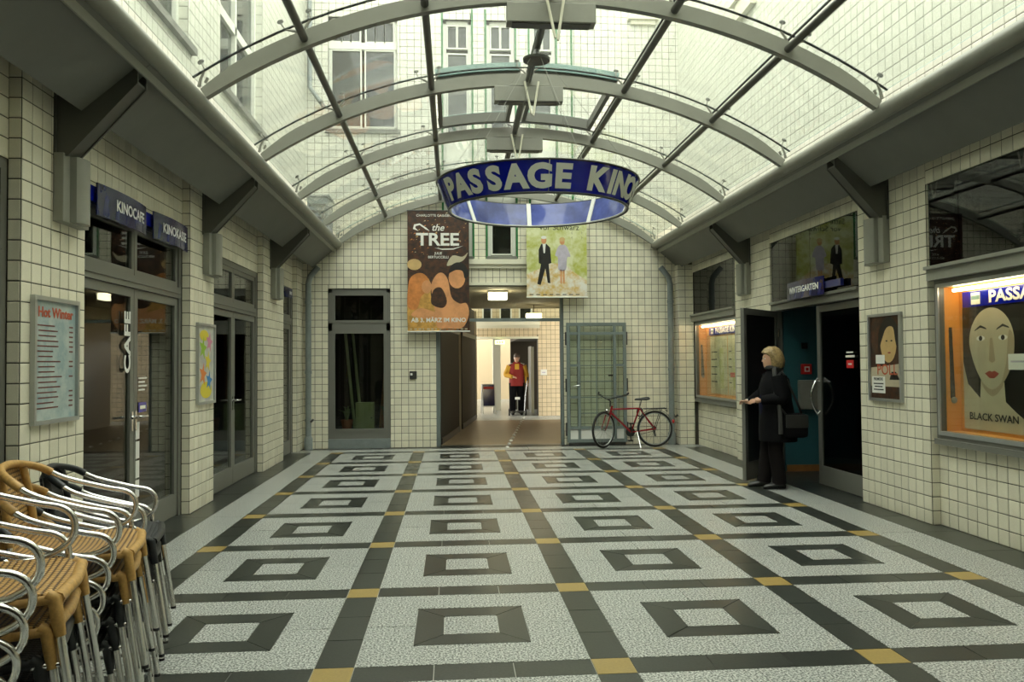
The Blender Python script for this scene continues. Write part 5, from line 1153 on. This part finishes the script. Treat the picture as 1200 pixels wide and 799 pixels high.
def hand(mb, wrist, d, palm_n, side, curl=0.6, s=1.0):
    """palm and five separate fingers leaving the wrist along d"""
    w, d, n = Vector(wrist), Vector(d).normalized(), Vector(palm_n).normalized(); a = d.cross(n).normalized()*side
    J = {'w': (*w, 0.022*s), 'p': (*(w+d*0.045*s), (0.032*s)), 'q': (*(w+d*0.085*s), 0.030*s)}; mb.add(*skin_part(J, [('w', 'p'), ('p', 'q')], 'w', 1))
    for k, (o, l) in enumerate(((-0.030, 0.062), (-0.010, 0.074), (0.010, 0.070), (0.029, 0.055))):
        b0 = w+d*0.075*s+a*o*s; b1 = b0+d*l*0.5*s; c = (d*math.cos(curl)+n*math.sin(curl)); b2 = b1+c*l*0.45*s; c2 = (d*math.cos(curl*2)+n*math.sin(curl*2)); b3 = b2+c2*l*0.4*s
        mb.add(*skin_part({'0': (*b0, 0.010*s), '1': (*b1, 0.0095*s), '2': (*b2, 0.009*s), '3': (*b3, 0.0075*s)}, [('0', '1'), ('1', '2'), ('2', '3')], '0', 1))
    b0 = w+d*0.03*s-a*0.022*s; b1 = b0+(d*0.6-a*0.8).normalized()*0.04*s; b2 = b1+(d*0.9-a*0.1+n*0.4).normalized()*0.035*s
    mb.add(*skin_part({'0': (*b0, 0.013*s), '1': (*b1, 0.011*s), '2': (*b2, 0.0085*s)}, [('0', '1'), ('1', '2')], '0', 1))
def head(mb, c, s=1.0, tilt=0.0):
    """head facing +x; c is its centre"""
    prof = [(-0.118, 0.02, 0.035, 0.035), (-0.105, 0.025, 0.058, 0.05), (-0.08, 0.018, 0.075, 0.058), (-0.04, 0.008, 0.088, 0.067), (0.0, 0.0, 0.096, 0.073), (0.04, -0.004, 0.098, 0.075), (0.075, -0.008, 0.086, 0.068), (0.10, -0.010, 0.062, 0.05), (0.115, -0.012, 0.025, 0.022)]
    T = Matrix.Translation(c) @ Matrix.Rotation(tilt, 4, 'Y'); b = MB()
    b.loft([(x*s, 0, z*s, rx*s, ry*s) for z, x, rx, ry in prof], 18)
    b.add([(0.088*s, -0.006*s, 0.012*s), (0.088*s, 0.006*s, 0.012*s), (0.118*s, 0, -0.022*s), (0.086*s, -0.016*s, -0.032*s), (0.086*s, 0.016*s, -0.032*s)], [(0, 1, 2), (0, 2, 3), (1, 4, 2), (3, 2, 4), (0, 3, 4, 1)])
    for y in (-0.074, 0.074): b.ball((-0.005*s, y*s, -0.005*s), (0.022*s, 0.009*s, 0.034*s), 8, 6)
    mb.add([T @ Vector(v) for v in b.v], b.f); return T
def face_parts(T, par, s, hairmat):
    def put(b, n, m): b.v = [tuple(T @ Vector(v)) for v in b.v]; return b.build(n, m, par, 40)
    for y in (-0.032, 0.032):
        put(MB().ball((0.083*s, y*s, 0.008*s), (0.010*s, 0.014*s, 0.008*s), 8, 6), 'eye', 'white'); put(MB().ball((0.0915*s, y*s, 0.008*s), (0.004*s, 0.006*s, 0.006*s), 8, 6), 'iris', 'cloth_brown')
        put(MB().bar((0.088*s, (y-0.016)*s, 0.03*s), (0.088*s, (y+0.016)*s, 0.031*s), 0.008*s, 0.005*s), 'eyebrow', hairmat)
    put(MB().ball((0.087*s, 0, -0.058*s), (0.009*s, 0.022*s, 0.006*s), 10, 6), 'mouth', 'poster_lip')
def limb_tube(pts, rad, n=12): return MB().tube(smooth_path(pts, 4), [r for i in range(len(rad)-1) for r in [rad[i]+(rad[i+1]-rad[i])*j/4 for j in range(4)]]+[rad[-1]], n)
# --- woman at the open door
pw = thing('person', 'person with blond bob in a long black coat holding the open door', 'person', (3.84, 9.24, 0.004), math.pi-0.10)
J = {'pel': (0, 0, 0.90, 0.12), 'sp': (0, 0, 1.08, 0.105), 'ch': (0.01, 0, 1.24, (0.125, 0.10)), 'nb': (0.0, 0, 1.37, 0.06), 'nk': (0.025, 0, 1.45, 0.048),
     'hl': (0, 0.085, 0.84, 0.09), 'kl': (0.03, 0.09, 0.47, 0.06), 'al': (-0.01, 0.09, 0.09, 0.03), 'tl': (0.09, 0.095, 0.04, 0.018), 'hr': (0, -0.085, 0.84, 0.09), 'kr': (0.07, -0.09, 0.47, 0.06), 'ar': (0.12, -0.09, 0.09, 0.03), 'tr': (0.22, -0.095, 0.04, 0.018),
     'sl': (0.0, 0.16, 1.31, 0.06), 'el': (-0.01, 0.235, 1.07, 0.045), 'wl': (0.19, 0.13, 1.045, 0.028), 'sr': (0.0, -0.16, 1.31, 0.06), 'er': (0.05, -0.29, 1.12, 0.045), 'wr': (0.19, -0.37, 1.005, 0.028)}
E_ = [('pel', 'sp'), ('sp', 'ch'), ('ch', 'nb'), ('nb', 'nk'), ('pel', 'hl'), ('hl', 'kl'), ('kl', 'al'), ('al', 'tl'), ('pel', 'hr'), ('hr', 'kr'), ('kr', 'ar'), ('ar', 'tr'), ('ch', 'sl'), ('sl', 'el'), ('el', 'wl'), ('ch', 'sr'), ('sr', 'er'), ('er', 'wr')]
b = MB(); b.add(*skin_part(J, E_, 'pel')); T = head(b, (0.04, 0, 1.535), 0.98, 0.04)
hand(b, (0.19, 0.13, 1.045), (0.9, -0.35, -0.05), (0, -0.6, -0.8), 1, 0.5); hand(b, (0.19, -0.37, 1.005), (0.75, -0.6, 0.05), (0, 0.3, -1), -1, 0.7)
b.build('body', 'skin', pw, 80); face_parts(T, pw, 0.98, 'hair_blond')
h_ = MB(); R = []
for z, x, rx, ry in ((-0.125, -0.035, 0.075, 0.085), (-0.09, -0.036, 0.120, 0.112), (-0.03, -0.030, 0.134, 0.118), (0.03, -0.020, 0.134, 0.114), (0.08, -0.014, 0.118, 0.100), (0.12, -0.014, 0.088, 0.074), (0.145, -0.018, 0.038, 0.034)):
    R.append([(x+rx*math.cos(2*math.pi*j/20)*(0.45 if (z < 0.04 and math.cos(2*math.pi*j/20) > 0.3) else 1.0), ry*math.sin(2*math.pi*j/20)*(1+0.08*math.sin(j*2.5+z*60)), z+0.010*math.sin(j*1.7)) for j in range(20)])
h_.rings(R); h_.v = [tuple(T @ Vector(v)) for v in h_.v]; h_.build('hair', 'hair_blond', pw, 60)
c = MB(); c.loft([(-0.03, 0, 0.56, 0.215, 0.255), (-0.03, 0, 0.70, 0.22, 0.255), (-0.02, 0, 0.88, 0.20, 0.24), (-0.01, 0, 1.05, 0.18, 0.22), (-0.005, 0, 1.20, 0.178, 0.225), (-0.01, 0, 1.30, 0.15, 0.215), (0.0, 0, 1.36, 0.10, 0.15), (0.01, 0, 1.41, 0.075, 0.08), (0.01, 0, 1.44, 0.085, 0.085)], 24); co = c.build('coat', 'cloth_black', pw, 60)
for pts in ([J['sl'], J['el'], J['wl']], [J['sr'], J['er'], J['wr']]):
    P_ = [Vector(q[:3]) for q in pts]; limb_tube([P_[0]+Vector((0, 0, 0.01)), P_[0].lerp(P_[1], 0.5), P_[1], P_[1].lerp(P_[2], 0.5), P_[2]], [0.098, 0.090, 0.080, 0.072, 0.056]).build('sleeve', 'cloth_black', co, 60)
MB().tube([(0.01+0.085*math.cos(a), 0.085*math.sin(a), 1.425+0.012*math.cos(a)) for a in [2*math.pi*i/16 for i in range(16)]], 0.026, 8, True).build('collar', 'cloth_grey', co, 60)
for s_, hp in ((1, ('hl', 'kl', 'al')), (-1, ('hr', 'kr', 'ar'))):
    q = [Vector(J[n][:3]) for n in hp]; limb_tube([q[0]-Vector((0, 0, 0.05)), q[0].lerp(q[1], 0.5), q[1], q[1].lerp(q[2], 0.6), q[2]+Vector((0, 0, -0.03))], [0.10, 0.095, 0.085, 0.08, 0.082]).build('trouser_leg', 'cloth_brown', pw, 60)
    k = q[2]; sh = MB(); sh.rings([[(k.x+x, k.y+w*math.cos(2*math.pi*j/10), 0.001+max(0, z*(1+math.sin(2*math.pi*j/10)))) for j in range(10)] for x, w, z in ((-0.07, 0.025, 0.035), (-0.055, 0.042, 0.05), (0.02, 0.046, 0.05), (0.10, 0.05, 0.032), (0.16, 0.042, 0.025), (0.19, 0.02, 0.015))]); sh.build('shoe', 'black', pw, 50)
MB().tube(smooth_path([(0.03, 0.10, 1.42), (0.05, 0.195, 1.30), (0.03, 0.24, 1.05), (0.02, 0.262, 0.86), (0.02, 0.27, 0.66)], 3), 0.026, 6).build('scarf', 'cloth_grey', pw, 50)
MB().ball((0.115, 0.0, 0.95), (0.07, 0.11, 0.28), 12, 8).build('jumper', 'cloth_navy', pw, 60)
bg_ = thing('shoulder_bag', 'black shoulder bag hanging at the hip of the person in the black coat', 'bag', (3.84, 9.24, 0.0), math.pi-0.10)
b = MB(); b.bbox((-0.30, 0.08, 0.62), (-0.02, 0.30, 0.90), 0.05); b.build('bag_body', 'cloth_black', bg_, 50); MB().bbox((-0.29, 0.295, 0.74), (-0.03, 0.315, 0.89), 0.01).build('flap', 'black', bg_, 40)
MB().tube(smooth_path([(-0.25, 0.20, 0.88), (-0.16, 0.22, 1.10), (-0.03, 0.17, 1.385), (0.07, 0.22, 1.10), (-0.06, 0.24, 0.88)], 4), 0.012, 6).build('strap', 'black', bg_, 50)
# --- man in the passage
pm = thing('person', 'person in red and yellow jacket and black trousers standing with a trolley', 'person', (1.83, 23.0, 0.005), -math.pi/2)
J = {'pel': (0, 0, 0.97, 0.13), 'sp': (0, 0, 1.14, 0.13), 'ch': (0.02, 0, 1.33, (0.15, 0.12)), 'nb': (0.04, 0, 1.49, 0.065), 'nk': (0.07, 0, 1.56, 0.055),
     'hl': (0, 0.10, 0.92, 0.10), 'kl': (0.03, 0.12, 0.51, 0.07), 'al': (0, 0.13, 0.09, 0.045), 'tl': (0.11, 0.135, 0.045, 0.02), 'hr': (0, -0.10, 0.92, 0.10), 'kr': (0.03, -0.12, 0.51, 0.07), 'ar': (0, -0.13, 0.09, 0.045), 'tr': (0.11, -0.135, 0.045, 0.02),
     'sl': (0.02, 0.20, 1.42, 0.07), 'el': (0.0, 0.29, 1.15, 0.052), 'wl': (0.10, 0.30, 0.93, 0.033), 'sr': (0.02, -0.20, 1.42, 0.07), 'er': (0.0, -0.31, 1.17, 0.052), 'wr': (0.20, -0.14, 1.10, 0.033)}
b = MB(); b.add(*skin_part(J, E_, 'pel')); T = head(b, (0.11, 0, 1.655), 1.05, 0.5); hand(b, J['wr'][:3], (0.7, 0.7, 0.0), (0, 0, -1), -1, 0.6); hand(b, J['wl'][:3], (0.5, 0.1, -0.85), (0.2, -1, 0), 1, 1.0)
b.build('body', 'skin', pm, 80); face_parts(T, pm, 1.05, 'hair_brown')
h_ = MB(); h_.rings([[(x+rx*math.cos(2*math.pi*j/16), ry*math.sin(2*math.pi*j/16), z+0.02*max(0, math.cos(2*math.pi*j/16))) for j in range(16)] for z, x, rx, ry in ((-0.02, -0.03, 0.085, 0.084), (0.04, -0.014, 0.105, 0.088), (0.09, -0.012, 0.09, 0.074), (0.13, -0.014, 0.04, 0.035))]); h_.v = [tuple(T @ Vector(v)) for v in h_.v]; h_.build('hair', 'hair_brown', pm, 60)
c = MB(); c.loft([(0, 0, 0.84, 0.17, 0.225), (0, 0, 0.98, 0.17, 0.22), (0.0, 0, 1.15, 0.165, 0.215), (0.01, 0, 1.32, 0.165, 0.235), (0.02, 0, 1.43, 0.14, 0.225), (0.03, 0, 1.49, 0.10, 0.13), (0.05, 0, 1.54, 0.08, 0.08)], 24); co = c.build('jacket', 'cloth_red', pm, 60)
for pts in ([J['sl'], J['el'], J['wl']], [J['sr'], J['er'], J['wr']]):
    P_ = [Vector(q[:3]) for q in pts]; limb_tube([P_[0], P_[0].lerp(P_[1], 0.5), P_[1], P_[1].lerp(P_[2], 0.5), P_[2]], [0.095, 0.085, 0.075, 0.065, 0.052]).build('sleeve', 'cloth_yellow', co, 60)
MB().bar((0.172, 0.06, 1.40), (0.172, -0.06, 1.40), 0.02, 0.16).build('yoke', 'cloth_yellow', co); 
for s in (-1, 1): MB().bar((0.06, s*0.12, 1.50), (0.03, s*0.22, 1.47), 0.08, 0.012).build('shoulder_stripe', 'white', co)
for hp in (('hl', 'kl', 'al'), ('hr', 'kr', 'ar')):
    q = [Vector(J[n][:3]) for n in hp]; limb_tube([q[0], q[0].lerp(q[1], 0.5), q[1], q[1].lerp(q[2], 0.6), q[2]+Vector((0, 0, -0.03))], [0.13, 0.115, 0.10, 0.09, 0.092]).build('trouser_leg', 'cloth_black', pm, 60)
    k = q[2]; MB().rings([[(k.x+x, k.y+w*math.cos(2*math.pi*j/10), 0.001+max(0, z*(1+math.sin(2*math.pi*j/10)))) for j in range(10)] for x, w, z in ((-0.08, 0.03, 0.04), (-0.06, 0.048, 0.055), (0.02, 0.052, 0.055), (0.12, 0.056, 0.035), (0.18, 0.045, 0.028), (0.21, 0.02, 0.015))]).build('shoe', 'black', pm, 50)
tr = thing('hand_trolley', 'low two-wheeled trolley with a tall pole held by the person in red', 'trolley', (1.83, 22.72, 0), -math.pi/2)
MB().cyl((0, -0.24, 0.10), (0, 0.24, 0.10), 0.014, 8).build('axle', 'steel_paint', tr, 50)
for s in (-1, 1): w_ = MB().cyl((0, s*0.22, 0.10), (0, s*0.26, 0.10), 0.10, 18).build('wheel', 'rubber', tr, 40); MB().cyl((0, s*0.215, 0.10), (0, s*0.265, 0.10), 0.045, 12).build('hub', 'chrome', w_, 40)
MB().tube([(0, 0.20, 0.10), (0.0, 0.22, 0.5), (-0.10, 0.30, 1.02)], 0.014, 8).build('pole', 'chrome', tr, 50); MB().cyl((-0.10, 0.30, 1.0), (-0.115, 0.31, 1.10), 0.02, 8).build('grip', 'rubber', tr, 50)
MB().tube([(0, 0.0, 0.10), (0, 0.0, 0.48)], 0.012, 8).build('centre_post', 'steel_paint', tr, 50); MB().bbox((-0.03, -0.07, 0.46), (0.03, 0.07, 0.53), 0.01).build('lamp', 'white', tr); MB().bbox((-0.12, -0.16, 0.11), (0.10, 0.16, 0.13), 0.005).build('platform', 'frame_dark', tr)
